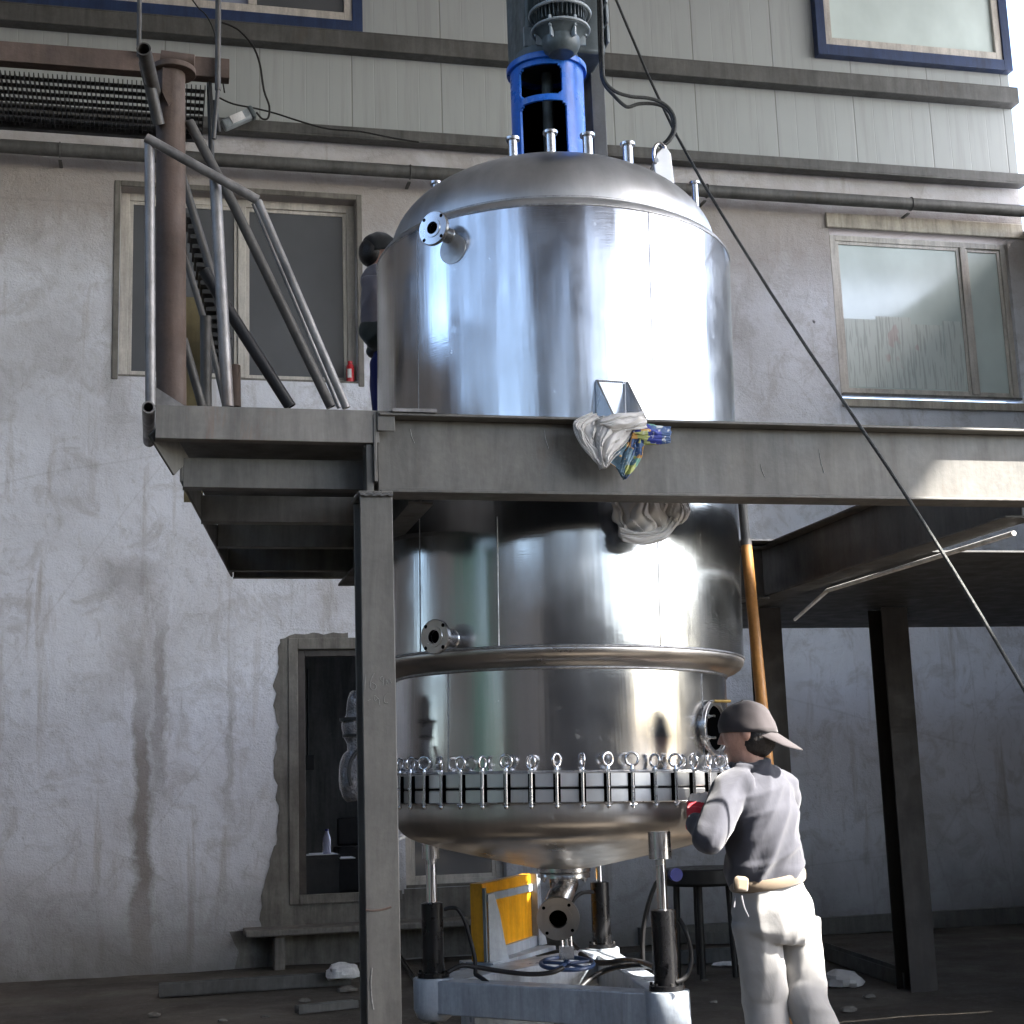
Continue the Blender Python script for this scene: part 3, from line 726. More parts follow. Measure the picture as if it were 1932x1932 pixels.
# ------------------------------------------------------------------ upper walkway with grating
uw = empty('upper_walkway', (-.2, 6.1, 4.5), 'brown channel and black grating of an upper walkway seen from below', 'walkway')
zc_ = at(330, 125, 'Y', 6.02).z
a = at(-40, 104, 'Y', 6.0); b = at(433, 133, 'Y', 6.0)
g = MB(); g.b2((a.x, 6.0, zc_-.045), (b.x, 6.012, zc_+.045)); g.b2((a.x, 6.0121, zc_-.045), (b.x, 6.06, zc_-.035)); g.build('edge_channel', M['rust'], uw, bevel=.002)
gz = zc_-.06; gx0 = a.x; gx1 = at(384, 180, 'Y', 6.3).x; gy0 = 6.08; gy1 = 6.56
g = MB()
n1 = int((gx1-gx0)/.019)
for i in range(n1+1): x = gx0+(gx1-gx0)*i/n1; g.b2((x-.0018, gy0, gz-.012), (x+.0025, gy1, gz+.012))
for j in range(7): y = gy0+(gy1-gy0)*(j+.5)/7; g.b2((gx0, y-.004, gz-.010), (gx1, y+.004, gz+.006))
g.build('grating', M['blackiron'], uw, smooth=0)
g = MB(); g.b2((gx0, gy1, gz-.025), (gx1, gy1+.03, gz+.03)); g.build('rear_bar', M['blackiron'], uw)
g = MB(); g.tube(at(395, 150, 'Y', 6.1), at(399, 300, 'Y', 6.1), .012); g.tube(at(404, 190, 'Y', 6.15), at(413, 250, 'Y', 6.15), .01); g.bar(at(395, 150, 'Y', 6.05), at(405, 262, 'Y', 6.05), .014, .012); g.build('hanger', M['blackiron'], uw)
g = MB(); g.tube(at(264, -60, 'Y', 5.98), at(262, 106, 'Y', 5.98), .010); g.build('hanger_rod', M['rail_dark'], uw)
g = MB(); g.tube(at(412, -60, 'Y', 5.98), at(411, 170, 'Y', 5.98), .0125); g.tube(at(411, 170, 'Y', 5.98), at(403, 262, 'Y', 6.0), .009); g.build('hanger_rod', M['rail_dark'], uw)
# flood lamp on the ledge
fl = empty('flood_lamp', at(450, 240, 'Y', 12.75), 'small grey flood lamp lying on the ledge at the left', 'lamp')
A = at(420, 238, 'Y', 12.72); B = at(476, 214, 'Y', 12.72); d = (B-A)
g = MB(); g.bar(A, B, .10, .10); g.build('housing', M['machine_lt'], fl, bevel=.02)
g = MB(); g.bar(A+d*.28+V((0, -.055, -.0)), A+d*.70+V((0, -.055, 0)), .008, .075); g.build('lens', M['paper'], fl)
g = MB(); g.bar(A+d*.9+V((0, -.01, 0)), B+d*.06+V((0, -.01, 0)), .11, .12); g.build('rear_cap', M['machine'], fl, bevel=.02)
# loose wires
def wire(pts, Y, r, label, name='cable', mat='rubber', cat='cable'):
    g = MB(); g.path([at(p[0], p[1], 'Y', p[2] if len(p) > 2 else Y) for p in pts], r, n=6, smooth=4)
    return tag(g.build(name, M[mat]), label, cat)
wire([(418, 42), (448, 55), (476, 85), (490, 120), (498, 170), (508, 200), (506, 222), (495, 224), (484, 212)], 12.7, .010, 'thin black wire drooping from the window to the flood lamp')
wire([(411, 183), (440, 196), (480, 204), (520, 214), (570, 230), (620, 243), (680, 248), (740, 260), (790, 268)], 12.75, .009, 'thin black wire sagging along the cladding above the ledge')
wire([(350, -20), (372, 12), (390, 30), (404, 60), (410, 100), (416, 130), (424, 175)], 11.0, .006, 'very thin wire hanging down past the upper windows')
# diagonal guy rope
g = MB(); g.path([at(1150, -30, 'Y', 6.6), at(1272, 247, 'Y', 6.0), at(1456, 555, 'Y', 5.3), at(1673, 879, 'Y', 4.75), at(1850, 1160, 'Y', 4.5), at(2080, 1560, 'Y', 4.2)], .0066, n=8, smooth=3)
tag(g.build('guy_rope', M['rope']), 'taut dark rope running diagonally from top centre to the right edge', 'rope')
# ------------------------------------------------------------------ the tank
AX, AY = 1.662, 6.076
TR = Matrix.Rotation(rad(1.2), 3, 'Y')
def T(p): return V((AX, AY, 1.44)) + TR @ (V(p)-V((0, 0, 1.44)))
def TD(d): return TR @ V(d)
def rdir(a): return V((math.sin(rad(a)), -math.cos(rad(a)), 0))
def tdir(a): return V((math.cos(rad(a)), math.sin(rad(a)), 0))
class TB(MB):
    """builder in tank coordinates (axis at origin)"""
    def build(s, name, mat, parent=None, **k):
        s.v = [T(p) for p in s.v]; return MB.build(s, name, mat, parent, **k)
tank = empty('steel_tank', (AX, AY, 1.1), 'tall stainless steel tank rising through the platform, eye bolts round its lower flange', 'tank')
def ringprof(r, z, h, w):  # small rounded weld ridge
    return [(r-.002, z-h), (r+w*.7, z-h*.6), (r+w, z), (r+w*.7, z+h*.6), (r-.002, z+h)]
g = TB(); prof = []
nz = 60
for i in range(nz+1):
    z = 1.955+(3.712-1.955)*i/nz; prof.append((.776+.011*i/nz, z))
g.lathe(prof, (0, 0, 0), 192); 
# slight out of round dents near welds
for i, p in enumerate(g.v):
    a = math.atan2(p.x, -p.y); dr = .0022*noise.noise(V((math.sin(a)*3.4, math.cos(a)*3.4, p.z*.7)))+.0012*noise.noise(V((math.sin(a)*9, math.cos(a)*9, p.z*1.2+5)))
    s_ = 1+dr/.78; g.v[i] = V((p.x*s_, p.y*s_, p.z))
jac = g.build('jacket', M['steel'], tank, smooth=60)
g = TB(); g.lathe([(.787, 3.7125), (.784, 3.724), (.772, 3.742), (.75, 3.756), (.729, 3.768)], (0, 0, 0), 160)
n_ = 26; rr, z0_, hh = .728, 3.768, .395
pf = [(rr*math.cos(PI/2*(i/n_))**.9, z0_+hh*math.sin(PI/2*i/n_)) for i in range(n_+1)]
pf[-1] = (.001, z0_+hh)
g.lathe(pf, (0, 0, 0), 160); dome = g.build('dome', M['steel_dome'], tank, smooth=60)
g = TB(); g.lathe(ringprof(.729, 3.768, .007, .005), (0, 0, 0), 160); g.lathe(ringprof(.787, 3.712, .006, .004), (0, 0, 0), 160); g.lathe(ringprof(.777, 1.957, .006, .005), (0, 0, 0), 160); g.lathe(ringprof(.702, 1.882, .007, .005), (0, 0, 0), 160); g.lathe(ringprof(.702, 1.492, .005, .004), (0, 0, 0), 160)
for a, za, zb, r_ in((-60, 1.96, 3.71, .7875), (14.5, 1.96, 3.71, .7875), (-32.5, 1.96, 2.46, .777), (-54, 1.50, 1.88, .7005), (38, 1.5, 1.88, .7005)):
    rb_ = .776+.011*(za-1.955)/1.757 if r_ > .75 else .7
    rt_ = .776+.011*(zb-1.955)/1.757 if r_ > .75 else .7
    g.path([rdir(a)*rb_+V((0, 0, za)), rdir(a)*(rb_+rt_)/2+V((0, 0, (za+zb)/2)), rdir(a)*rt_+V((0, 0, zb))], .0022, n=6, smooth=10)
g.build('weld_seam', M['weld'], tank, smooth=60)
g = TB(); g.lathe([(.776, 1.954), (.778, 1.945), (.774, 1.930), (.762, 1.913), (.742, 1.900), (.70, 1.884)], (0, 0, 0), 160); g.build('jacket_rim', M['steel_dish'], tank, smooth=60)
g = TB(); g.lathe([(.700, z) for z in np.linspace(1.490, 1.885, 12)], (0, 0, 0), 160)
for i, p in enumerate(g.v):
    a = math.atan2(p.x, -p.y); dr = .0028*noise.noise(V((math.sin(a)*4, math.cos(a)*4, p.z*1.5+9))); s_ = 1+dr/.7; g.v[i] = V((p.x*s_, p.y*s_, p.z))
g.build('lower_shell', M['steel'], tank, smooth=60)
g = TB(); g.lathe([(.70, 1.488), (.722, 1.488), (.725, 1.485), (.725, 1.438), (.722, 1.435), (.70, 1.435)], (0, 0, 0), 160); g.build('flange', M['steel_flange'], tank, smooth=30)
g = TB(); g.lathe([(.70, 1.427), (.722, 1.427), (.725, 1.424), (.725, 1.381), (.722, 1.378), (.70, 1.378)], (0, 0, 0), 160); g.build('flange', M['steel_flange'], tank, smooth=30)
g = TB(); g.lathe([(.706, 1.4348), (.706, 1.4272)], (0, 0, 0), 160); g.build('gasket', M['rubber'], tank)
g = TB()
key = [(.703, 1.379), (.704, 1.33), (.697, 1.292), (.672, 1.256), (.63, 1.229), (.56, 1.205), (.475, 1.184), (.38, 1.163), (.28, 1.141), (.18, 1.12), (.12, 1.108)]
pts, _ = crom([V((r, 0, z)) for r, z in key], [0]*len(key), 4); g.lathe([(p.x, p.z) for p in pts], (0, 0, 0), 160); g.build('dished_bottom', M['steel_dish'], tank, smooth=60)
# eye bolts
def eye_bolt(a, tw, dz):
    r_ = .737; c = rdir(a)*r_
    g = TB(); g.tube(c+V((0, 0, 1.366)), c+V((0, 0, 1.492+dz)), .0065, n=8); g.tube(c+V((0, 0, 1.489)), c+V((0, 0, 1.499)), .0115, n=6); g.ball(c+V((0, 0, 1.364)), .0095, 8)
    g.tube(c+tdir(a)*.014+V((0, 0, 1.372)), c-tdir(a)*.014+V((0, 0, 1.372)), .0045, n=6)
    if random.random() < .3: g.ball(c+rdir(a)*.006+V((0, 0, 1.434)), .007, 8)
    o = g.build('eye_bolt', M['steel_part'], tank, smooth=50)
    g = TB(); nx = tdir(a)*math.cos(tw)+rdir(a)*math.sin(tw); z_ = 1.499+dz
    g.tube(c+V((0, 0, z_-.004)), c+V((0, 0, z_+.010)), .0085, .0062, n=8); g.torus(c+V((0, 0, z_+.031)), .0235, .0052, nx, (0, 0, 1), 20, 8)
    e = g.build('eye', M['chrome'], o, smooth=60)
    g = TB(); g.box(rdir(a)*.7255+V((0, 0, 1.433)), (.027, .004, .104), Matrix.Rotation(rad(a), 3, 'Z')); g.build('slot_shade', M['shade_black'], o, smooth=0)  # black box paints in the shade of the slot
    return o
tws = [.2, .3, 1.3, .25, .35, 1.25, .25, .55, 1.0, 1.5, .2, .6, 1.35, 1.2, .5, .6]
for k in range(48):
    a = -16.8+7.5*(k-8)
    tw = tws[k] if k < len(tws) else random.uniform(0, 1.5)
    eye_bolt(a, tw*(1 if k % 2 else -1)+(-rad(a+15)), random.uniform(-.002, .006))
g = TB(); g.lathe([(.7262, 1.3765), (.729, 1.3785), (.7262, 1.3805)], (0, 0, 0), 160); g.build('hoop_wire', M['steel_part'], tank)
# flanged side nozzles
def nozzle(a, z, R0, L, rp, rf, nb=4):
    d = rdir(a); u = V((0, 0, 1)); t_ = tdir(a); c0 = d*(R0-.02)+u*z; c1 = d*(R0+L)+u*z
    g = TB(); g.tube(c0, c1, rp, n=24, hollow=.006)
    g.tube(d*(R0-.004)+u*z, d*(R0+.004)+u*z, rp+.008, rp+.002, n=24)
    o = g.build('nozzle', M['steel_part'], tank)
    g = TB(); n = 40; ri = rp-.006
    # ringed flange disc; flat black discs paint in the shade of its holes
    def ring(r, w): return [c1+d*w+t_*r*math.cos(2*PI*i/n)+u*r*math.sin(2*PI*i/n) for i in range(n)]
    rs = [(ri, -.001), (ri, .020), (ri+.012, .020), (ri+.013, .017), (rf-.003, .017), (rf, .014), (rf, .002), (rf-.002, -.001), (ri, -.001)]
    vs = []; fs = []
    for r, w in rs: vs += ring(r, w)
    for j in range(len(rs)-1): fs += [(j*n+i, j*n+(i+1) % n, (j+1)*n+(i+1) % n, (j+1)*n+i) for i in range(n)]
    g.add(vs, fs); f_ = g.build('nozzle_flange', M['steel_part'], o, smooth=30)
    g = TB(); rb_ = (rf+ri)/2+.012
    for k in range(nb):
        q = 2*PI*(k+.5)/nb; c = c1+d*.0168+t_*rb_*math.cos(q)+u*rb_*math.sin(q); g.tube(c, c+d*.0008, .0075, n=12)
    g.tube(c1+d*.0, c1+d*.001, ri-.001, n=24); g.build('hole_shade', M['shade_black'], o)
nozzle(-47.8, 3.64, .785, .085, .032, .071)
nozzle(-47.5, 2.000, .777, .095, .032, .067)
g = TB(); d = rdir(-46); 
for q in range(1): g.tube(d*.78+V((0, 0, 3.575)), d*.7885+V((0, 0, 3.575)), .062, n=28)
g.build('nozzle_pad', M['steel_dome'], tank)
# ring manhole at right
a = 43; d = rdir(a); t_ = tdir(a); u = V((0, 0, 1)); c = u*1.66
g = TB(); g.tube(d*.62+c, d*.716+c, .095, n=40, hollow=.007); mw = g.build('manhole', M['steel_part'], tank)
g = TB(); g.tube(d*.712+c, d*.728+c, .110, n=40, hollow=.020); g.build('manhole_ring', M['steel_part'], mw, bevel=.002)
g = TB(); g.tube(d*.7115+c, d*.7135+c, .0885, n=36); g.build('opening', M['shade_black'], mw)  # black disc paints in the shade inside the ring
for q in(25, 155, 205, 335):
    g = TB(); p = c+t_*.098*math.cos(rad(q))+u*.098*math.sin(rad(q)); g.tube(p+d*.72, p+d*.762, .005, n=8); g.tube(p+d*.7285, p+d*.737, .009, n=6)
    g.build('stud', M['steel_part'], mw)
g = TB(); p = c+u*.104-t_*.02; g.tube(p+d*.730, p+d*.775+t_*.05, .006, n=8); g.build('hinge_pin', paint('brass', (.45, .33, .12), .35, 1, .1), mw)
# bracket resting on the girder
lug = TB(); a0 = 1.0; d = rdir(a0); t_ = tdir(a0)
for sgn in(-1, 1):
    o_ = t_*sgn*.062
    lug.prism([(.784, 2.985), (.80, 2.985), (1.02, 2.765), (.784, 2.765)], o_-t_*.004, d, (0, 0, 1), t_*.008)
lug.box(d*.895+V((0, 0, 2.759)), (.15, .235, .010), Matrix.Rotation(rad(a0), 3, 'Z')); lug.b2((-.05, -.787, 2.77), (.06, -.782, 2.99))
lo_ = lug.build('support_bracket', M['steel_part'], tank, bevel=.0015)
g = TB()
for x_ in(-.064, .060):
    for k in range(24): g.ball(d*.789+t_*x_+V((0, 0, 2.77+.009*k)), .0042, 6)
for k in range(14): g.ball(d*.790+t_*(-.05+.008*k)+V((0, 0, 2.985)), .004, 6)
g.build('weld_bead', M['weld'], lo_)
# short ferrule nozzles on the dome
def domez(r): return z0_+hh*math.sin(math.acos(min(1, (r/rr)**(1/.9))))
for (x, yt, ang, r_, rad_) in((967, 262, -28, .44, .020), (1038, 250, -17, .42, .021), (1108, 255, 4, .42, .022), (1184, 272, 22, .50, .021)):
    p = at(x, yt, 'Y', AY-.0-r_*math.cos(rad(ang))*.95); top = V((p.x, p.y, p.z)); bot = V((p.x, p.y, 3.90))
    g = MB(); g.tube(bot, top, rad_, n=20, hollow=.003); g.tube(top-V((0, 0, .008)), top+V((0, 0, .003)), rad_+.011, n=24, hollow=.012); g.build('dome_nozzle', M['steel_part'], tank)
for (x, yt, Y_) in((822, 345, 6.0), (1310, 345, 6.2)):
    p = at(x, yt, 'Y', Y_); g = MB(); g.tube(p-V((0, 0, .14)), p, .016, n=16, hollow=.003); g.tube(p-V((0, 0, .008)), p+V((0, 0, .003)), .026, n=20, hollow=.011); g.build('dome_nozzle', M['steel_part'], tank)
# lifting ear
ea = [(1237, 332), (1233, 306), (1240, 288), (1250, 279), (1259, 279), (1266, 290), (1272, 345), (1276, 372), (1240, 350)]
P = [at(x, y, 'Y', 5.86) for x, y in ea]
g = MB(); g.prism([(p.x, p.z) for p in P], (0, 5.86, 0), (1, 0, 0), (0, 0, 1), (.004, .022, 0)); g.build('lifting_ear', M['steel_dome'], tank, bevel=.003)
# shackle + sling
sh = empty('shackle', at(1242, 296, 'Y', 5.87), 'steel bow shackle through the lifting ear on the dome', 'shackle')
c = at(1246, 284, 'Y', 5.87)
g = MB(); g.path([c+V((-.028, 0, -.065)), c+V((-.034, 0, -.02)), c+V((-.022, 0, .02)), c+V((0, 0, .034)), c+V((.020, 0, .018)), c+V((.022, 0, -.012))], .008, n=8); g.build('bow', M['steel_part'], sh)
g = MB(); g.tube(c+V((-.032, -.03, -.062)), c+V((-.022, .06, -.062)), .010, n=10); g.build('pin', M['steel_part'], sh)
g = MB()
g.path([at(x, y, 'Y', 5.9) for x, y in((1131, -60), (1135, 40), (1137, 120), (1141, 152), (1160, 172), (1190, 182), (1222, 185), (1245, 192), (1263, 205), (1273, 225), (1272, 250), (1260, 268), (1246, 277))], .0085, n=8)
g.path([at(x, y, 'Y', 5.93) for x, y in((1128, -60), (1131, 60), (1134, 130), (1140, 158), (1158, 180), (1174, 196), (1186, 202), (1205, 196), (1235, 196), (1256, 204), (1268, 222), (1270, 245), (1258, 266), (1244, 275))], .0085, n=8)
tag(g.build('lifting_sling', M['rope']), 'doubled wire rope sling looping from the drive down to the shackle', 'sling')

# ------------------------------------------------------------------ agitator drive on top
drv = empty('agitator_drive', T((0, 0, 4.0)), 'blue slotted bell housing with grey gearbox and finned motor on top of the tank', 'agitator drive')
LB = at(1037, 286, 'Y', AY); LTz = at(1037, 145, 'Y', AY).z+.01
dx_ = LB.x; Rl = .169
g = MB(); nA = 96; zs_ = [3.98, LTz]
def slotin(a, z):
    a = (a+180) % 360-180
    for (a0_, a1_, zA, zB) in((-48, 25, LTz-.175, LTz-.030), (-48, 30, 3.99, LTz-.205)):
        if a0_ < a < a1_ and zA < z < zB:
            # rounded corners
            da = min(a-a0_, a1_-a)*PI/180*Rl; dz = min(z-zA, zB-z) if zA > 4 else zB-z; r0_ = .035
            if da < r0_ and dz < r0_ and math.hypot(r0_-da, r0_-dz) > r0_: return False
            return True
    return False
dax = -15.5
nA, nZ = 180, 70
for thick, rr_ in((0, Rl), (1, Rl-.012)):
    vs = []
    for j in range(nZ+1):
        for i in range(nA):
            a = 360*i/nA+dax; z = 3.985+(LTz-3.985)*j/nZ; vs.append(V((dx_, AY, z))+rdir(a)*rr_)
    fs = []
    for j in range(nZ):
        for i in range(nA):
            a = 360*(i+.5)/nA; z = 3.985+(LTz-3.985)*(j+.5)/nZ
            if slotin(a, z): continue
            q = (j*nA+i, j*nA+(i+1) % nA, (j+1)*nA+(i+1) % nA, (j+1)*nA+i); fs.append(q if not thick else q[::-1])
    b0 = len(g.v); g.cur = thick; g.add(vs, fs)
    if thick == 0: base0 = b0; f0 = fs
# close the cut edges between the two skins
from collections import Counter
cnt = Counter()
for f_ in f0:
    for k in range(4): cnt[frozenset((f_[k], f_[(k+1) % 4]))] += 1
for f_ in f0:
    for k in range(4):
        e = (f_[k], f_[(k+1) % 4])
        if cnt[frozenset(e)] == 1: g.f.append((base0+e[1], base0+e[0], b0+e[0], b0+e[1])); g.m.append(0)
hs_ = g.build('bell_housing', [M['blue'], M['shade_black']], drv, smooth=30)  # inner skin painted black for the shade inside the bell
g = MB(); g.lathe([(Rl-.02, LTz-.004), (Rl+.014, LTz-.004), (Rl+.016, LTz+.001), (Rl+.016, LTz+.022), (Rl+.013, LTz+.025), (Rl-.02, LTz+.025)], (dx_, AY, 0), 64); g.build('top_ring', M['blue'], hs_, smooth=30)
g = MB(); g.tube((dx_, AY, 3.98), (dx_, AY, LTz), .026, n=20); g.tube((dx_, AY, 4.12), (dx_, AY, 4.20), .072, .055, n=24); g.tube((dx_, AY, 4.05), (dx_, AY, 4.12), .045, n=20); g.build('shaft', M['machine'], drv)
# gearbox block behind, motor hanging in front
gz0 = LTz+.026
g = MB(); g.lathe([(.001, gz0), (.150, gz0), (.150, gz0+.05), (.001, gz0+.05)], (dx_, AY, 0), 48); g.build('adapter_plate', M['machine'], drv)
gl = at(985, 60, 'Y', 6.05).x; gr = at(1133, 60, 'Y', 6.05).x
g = MB(); g.b2((gl, 5.98, gz0+.051), (gr, 6.34, 5.6)); g.build('gearbox', M['machine'], drv, bevel=.015)
g = MB()
for k in range(5): z = gz0+.10+.10*k; g.b2((gr+.001, 5.96, z), (gr+.014, 6.2, z+.085))
g.b2((gl-.012, 5.99, gz0+.055), (gl+.06, 5.978, gz0+.15)); g.build('cover_plate', M['machine_lt'], drv, bevel=.003)
vcx = at(1124, 160, 'Y', 6.2).x
g = MB(); g.b2((vcx-.034, 6.17, 3.9), (vcx+.034, 6.30, 5.0)); g.build('support_leg', paint('leg_grey', (.075, .078, .08), .5, .1, .2, 6.), drv, bevel=.004)
mc = at(1057, 45, 'Y', 5.86); mx, my = mc.x, 5.86; mz = at(1057, 95, 'Y', 5.86).z
g = MB()
g.lathe([(.001, mz-.02), (.055, mz-.02), (.075, mz-.005), (.085, mz+.02), (.085, mz+.05), (.10, mz+.07), (.125, mz+.08), (.125, mz+.095), (.10, mz+.10)], (mx, my, 0), 48)
g.build('motor_bell', M['machine'], drv)
g = MB(); g.lathe([(.09, mz+.10), (.09, mz+.8)], (mx, my, 0), 40)
for k in range(36):
    a = 10*k; c = V((mx, my, 0))+rdir(a)*.102; g.box(c+V((0, 0, mz+.46)), (.0035, .028, .68), Matrix.Rotation(rad(a), 3, 'Z'))
g.build('finned_motor_body', M['machine'], drv, smooth=30)
g = MB(); g.torus((mx, my, mz+.09), .128, .0065, (1, 0, 0), (0, 1, 0), 48, 8); g.torus((mx, my, mz+.17), .135, .008, (1, 0, 0), (0, 1, 0), 48, 8); g.build('guard_ring', M['machine_lt'], drv)
for k in range(6):
    g = MB(); a = 60*k+20; c = V((mx, my, mz+.088))+rdir(a)*.112; g.tube(c-V((0, 0, .02)), c+V((0, 0, .03)), .008, n=6); g.box(V((mx, my, mz+.05))+rdir(a)*.092, (.007, .04, .05), Matrix.Rotation(rad(a), 3, 'Z'))
    g.build('bolt', M['machine_lt'], drv)
# ------------------------------------------------------------------ lifting trolley with hydraulic cylinders
JZ = .715
JL, JR, JB = at(818, 1838, 'Z', JZ), at(1258, 1862, 'Z', JZ), at(1136, 1783, 'Z', JZ)
trol = empty('lifting_trolley', (AX, AY, .2), 'pale blue-grey triangular trolley carrying three black hydraulic jacks under the tank', 'trolley')
g = MB()
g.bar(JL+V((0, 0, -.082)), JR+V((0, 0, -.082)), .11, .128)
g.build('frame_beam', M['trolley'], trol, bevel=.006)
g = MB(); g.bar(JL+V((0, 0, -.084)), JB+V((0, 0, -.084)), .20, .13); g.build('frame_beam', M['trolley'], trol, bevel=.006)
g = MB(); g.bar(JB+V((0, 0, -.086)), JR+V((0, 0, -.086)), .11, .13); g.build('frame_beam', M['trolley'], trol, bevel=.006)
tipz = {0: at(815, 1585, 'Y', JL.y).z, 1: at(1249, 1587, 'Y', JR.y).z, 2: at(1132, 1600, 'Y', JB.y).z}
for k, (J, r_, ycyl, ycap, wr) in enumerate(((JL, .044, 1705, 1620, .022), (JR, .0445, 1718, 1620, .0185), (JB, .043, 1665, 1600, .016))):
    c = V((J.x, J.y, 0))
    g = MB(); rr2 = .082 if k != 2 else .078; R_ = .25
    g.lathe([(.001, .535), (rr2*.6, .537), (rr2-.012, .553), (rr2, .585), (rr2, .700), (rr2-.003, .704), (.001, .704)], c, 40)
    cp = g.build('corner_socket', M['trolley'], trol, smooth=40)
    px_x = (817, 1258, 1136)[k]
    zc = at(px_x, ycyl, 'Y', J.y-.03).z
    g = MB(); g.tube(c+V((0, 0, .7045)), c+V((0, 0, .722)), r_+.020, n=32); g.tube(c+V((0, 0, .7221)), c+V((0, 0, zc)), r_, n=36)
    g.tube(c+V((0, 0, zc)), c+V((0, 0, zc+.004)), r_-.004, r_-.012, n=36)
    cy = g.build('cylinder', M['cyl_black'], trol, smooth=40)
    g = MB()
    for q in range(6):
        p = c+rdir(60*q)*(r_+.012)+V((0, 0, .722)); g.tube(p, p+V((0, 0, .010)), .006, n=6)
    g.build('flange_bolt', M['blackiron'], cy)
    zt = tipz[k]
    g = MB(); g.tube(c+V((0, 0, zc)), c+V((0, 0, zt+.03 if k == 2 else zt-.05)), wr, n=28); g.build('rod', M['chrome'], cy, smooth=50)
    if k < 2:
        zk = at(815 if k == 0 else 1249, ycap, 'Y', J.y).z; rc = .036 if k == 0 else .042
        g = MB(); g.tube(c+V((0, 0, zk-.022)), c+V((0, 0, zk)), wr*1.04, n=24); g.tube(c+V((0, 0, zk)), c+V((0, 0, zt+.035)), rc, n=32); g.build('head_cup', M['steel_part'], cy, smooth=40)
    for sgn in(-1, 1):     # castor
        if k < 2 and sgn == 1: continue
        g = MB(); w_ = c+V((.0, .0, 0)); g.box(w_+V((0, 0, .50)), (.09, .09, .012)); 
        for e in(-.028, .028): g.prism([(-.04, .494), (.04, .494), (.015, .25), (-.015, .25)], w_+V((0, e-.003, 0)), (1, 0, 0), (0, 0, 1), (0, .006, 0))
        g.tube(w_+V((0, 0, .506)), w_+V((0, 0, .54)), .02, n=16); ca = g.build('castor_fork', M['machine'], trol)
        g = MB(); g.tube(w_+V((0, -.022, .262)), w_+V((0, .022, .262)), .245, n=40); g.build('wheel', M['rubber'], ca, bevel=.01)
# yellow hydraulic tank in its bracket
yb = empty('yellow_tank', at(940, 1810, 'Y', 6.6), 'yellow hydraulic reservoir in a pale blue-grey bracket on the trolley', 'reservoir')
A_ = at(886, 1667, 'Y', 6.48); B_ = at(909, 1667, 'Y', 6.44); C_ = at(1001, 1655, 'Y', 6.98); zt_ = A_.z; zb_ = at(886, 1815, 'Y', 6.48).z
g = MB(); P = [(A_.x, A_.y), (B_.x, B_.y), (C_.x, C_.y), (C_.x-.03, C_.y+.04)]
g.prism(P, (0, 0, zb_), (1, 0, 0), (0, 1, 0), (0, 0, zt_-zb_)); g.build('reservoir', M['yellow'], yb, bevel=.004)
n_ = (V((C_.x-B_.x, C_.y-B_.y, 0))).normalized(); nr = V((n_.y, -n_.x, 0))
def onface(q, z, off=.0): p = V((B_.x, B_.y, 0))+n_*q; return V((p.x, p.y, z))+nr*off
Lf = (V((C_.x, C_.y))-V((B_.x, B_.y))).length
g = MB(); h_ = zt_-zb_
g.prism([(0, 0), (.018, 0), (.018, h_-.02), (0, h_-.02)], onface(.0, zb_, .001), n_, (0, 0, 1), nr*.012)
g.build('bracket', paint('bracket_grey', (.16, .18, .19), .5, 0, .15, 5.), yb)
g = MB(); g.prism([(.0, 0), (.10, 0), (.075, h_*.33), (.055, h_*.66), (.03, h_-.025), (.0, h_-.03)], onface(.03, zb_-.02, .016), (n_+nr*.9).normalized(), (0, 0, 1), (-nr+n_*.3)*.006); g.build('bracket', M['trolley'], yb)
g = MB(); g.prism([(0, 0), (.07, 0), (.035, h_*.35), (.03, h_-.01), (.0, h_)], onface(Lf+.004, zb_, .03), (n_+nr*.25).normalized()*1., (0, 0, 1), -nr*.03); g.build('bracket', M['trolley'], yb)
g = MB(); g.prism([(.02, h_*.76), (Lf, h_*.76), (Lf, h_*.86), (.02, h_*.86)], onface(0, zb_, .002), n_, (0, 0, 1), nr*.006); g.prism([(.06, 0), (Lf, 0), (Lf, .045), (.06, .045)], onface(0, zb_, .002), n_, (0, 0, 1), nr*.02); g.build('strap', M['trolley'], yb)
g = MB(); g.prism([(A_.x-.02, A_.y+.03), (B_.x+.03, B_.y-.05), (C_.x+.10, C_.y-.04), (C_.x, C_.y+.09)], (0, 0, zb_-.02), (1, 0, 0), (0, 1, 0), (0, 0, .018)); g.build('base_plate', M['trolley'], yb)
g = MB(); g.b2((A_.x, 6.45, .25), (C_.x-.05, 6.75, zb_-.021)); g.build('base_plate', M['trolley'], yb)
# drain valve
dv = empty('drain_valve', T((0, 0, .98)), 'stainless angled drain valve with blue handwheel below the tank', 'valve')
g = TB(); g.lathe([(.001, 1.112), (.112, 1.112), (.112, 1.092), (.05, 1.092)], (0, 0, 0), 48); g.lathe([(.05, 1.089), (.108, 1.089), (.110, 1.086), (.110, 1.068), (.05, 1.068)], (0, 0, 0), 48)
fo = g.build('top_flange', M['steel_part'], dv)
for k in range(8):
    a = 45*k+10; c = rdir(a)*.092; g = TB(); g.tube(c+V((0, 0, 1.050)), c+V((0, 0, 1.120)), .006, n=6); g.tube(c+V((0, 0, 1.058)), c+V((0, 0, 1.067)), .011, n=6); g.build('bolt', M['steel_part'], fo)
v0 = T((0, 0, 1.07)); v1 = at(1050, 1712, 'Y', 6.02)
g = MB(); g.path([v0, v0+V((0, 0, -.03)), v0+(v1-v0)*.45+V((.012, 0, 0)), v1, at(1062, 1752, 'Y', 6.05)], [.06, .060, .050, .052, .038], n=24); g.build('valve_body', M['steel_part'], dv, smooth=60)
fc = at(1053, 1733, 'Y', 5.93); fd = V((-.30, -.92, -.22)).normalized()
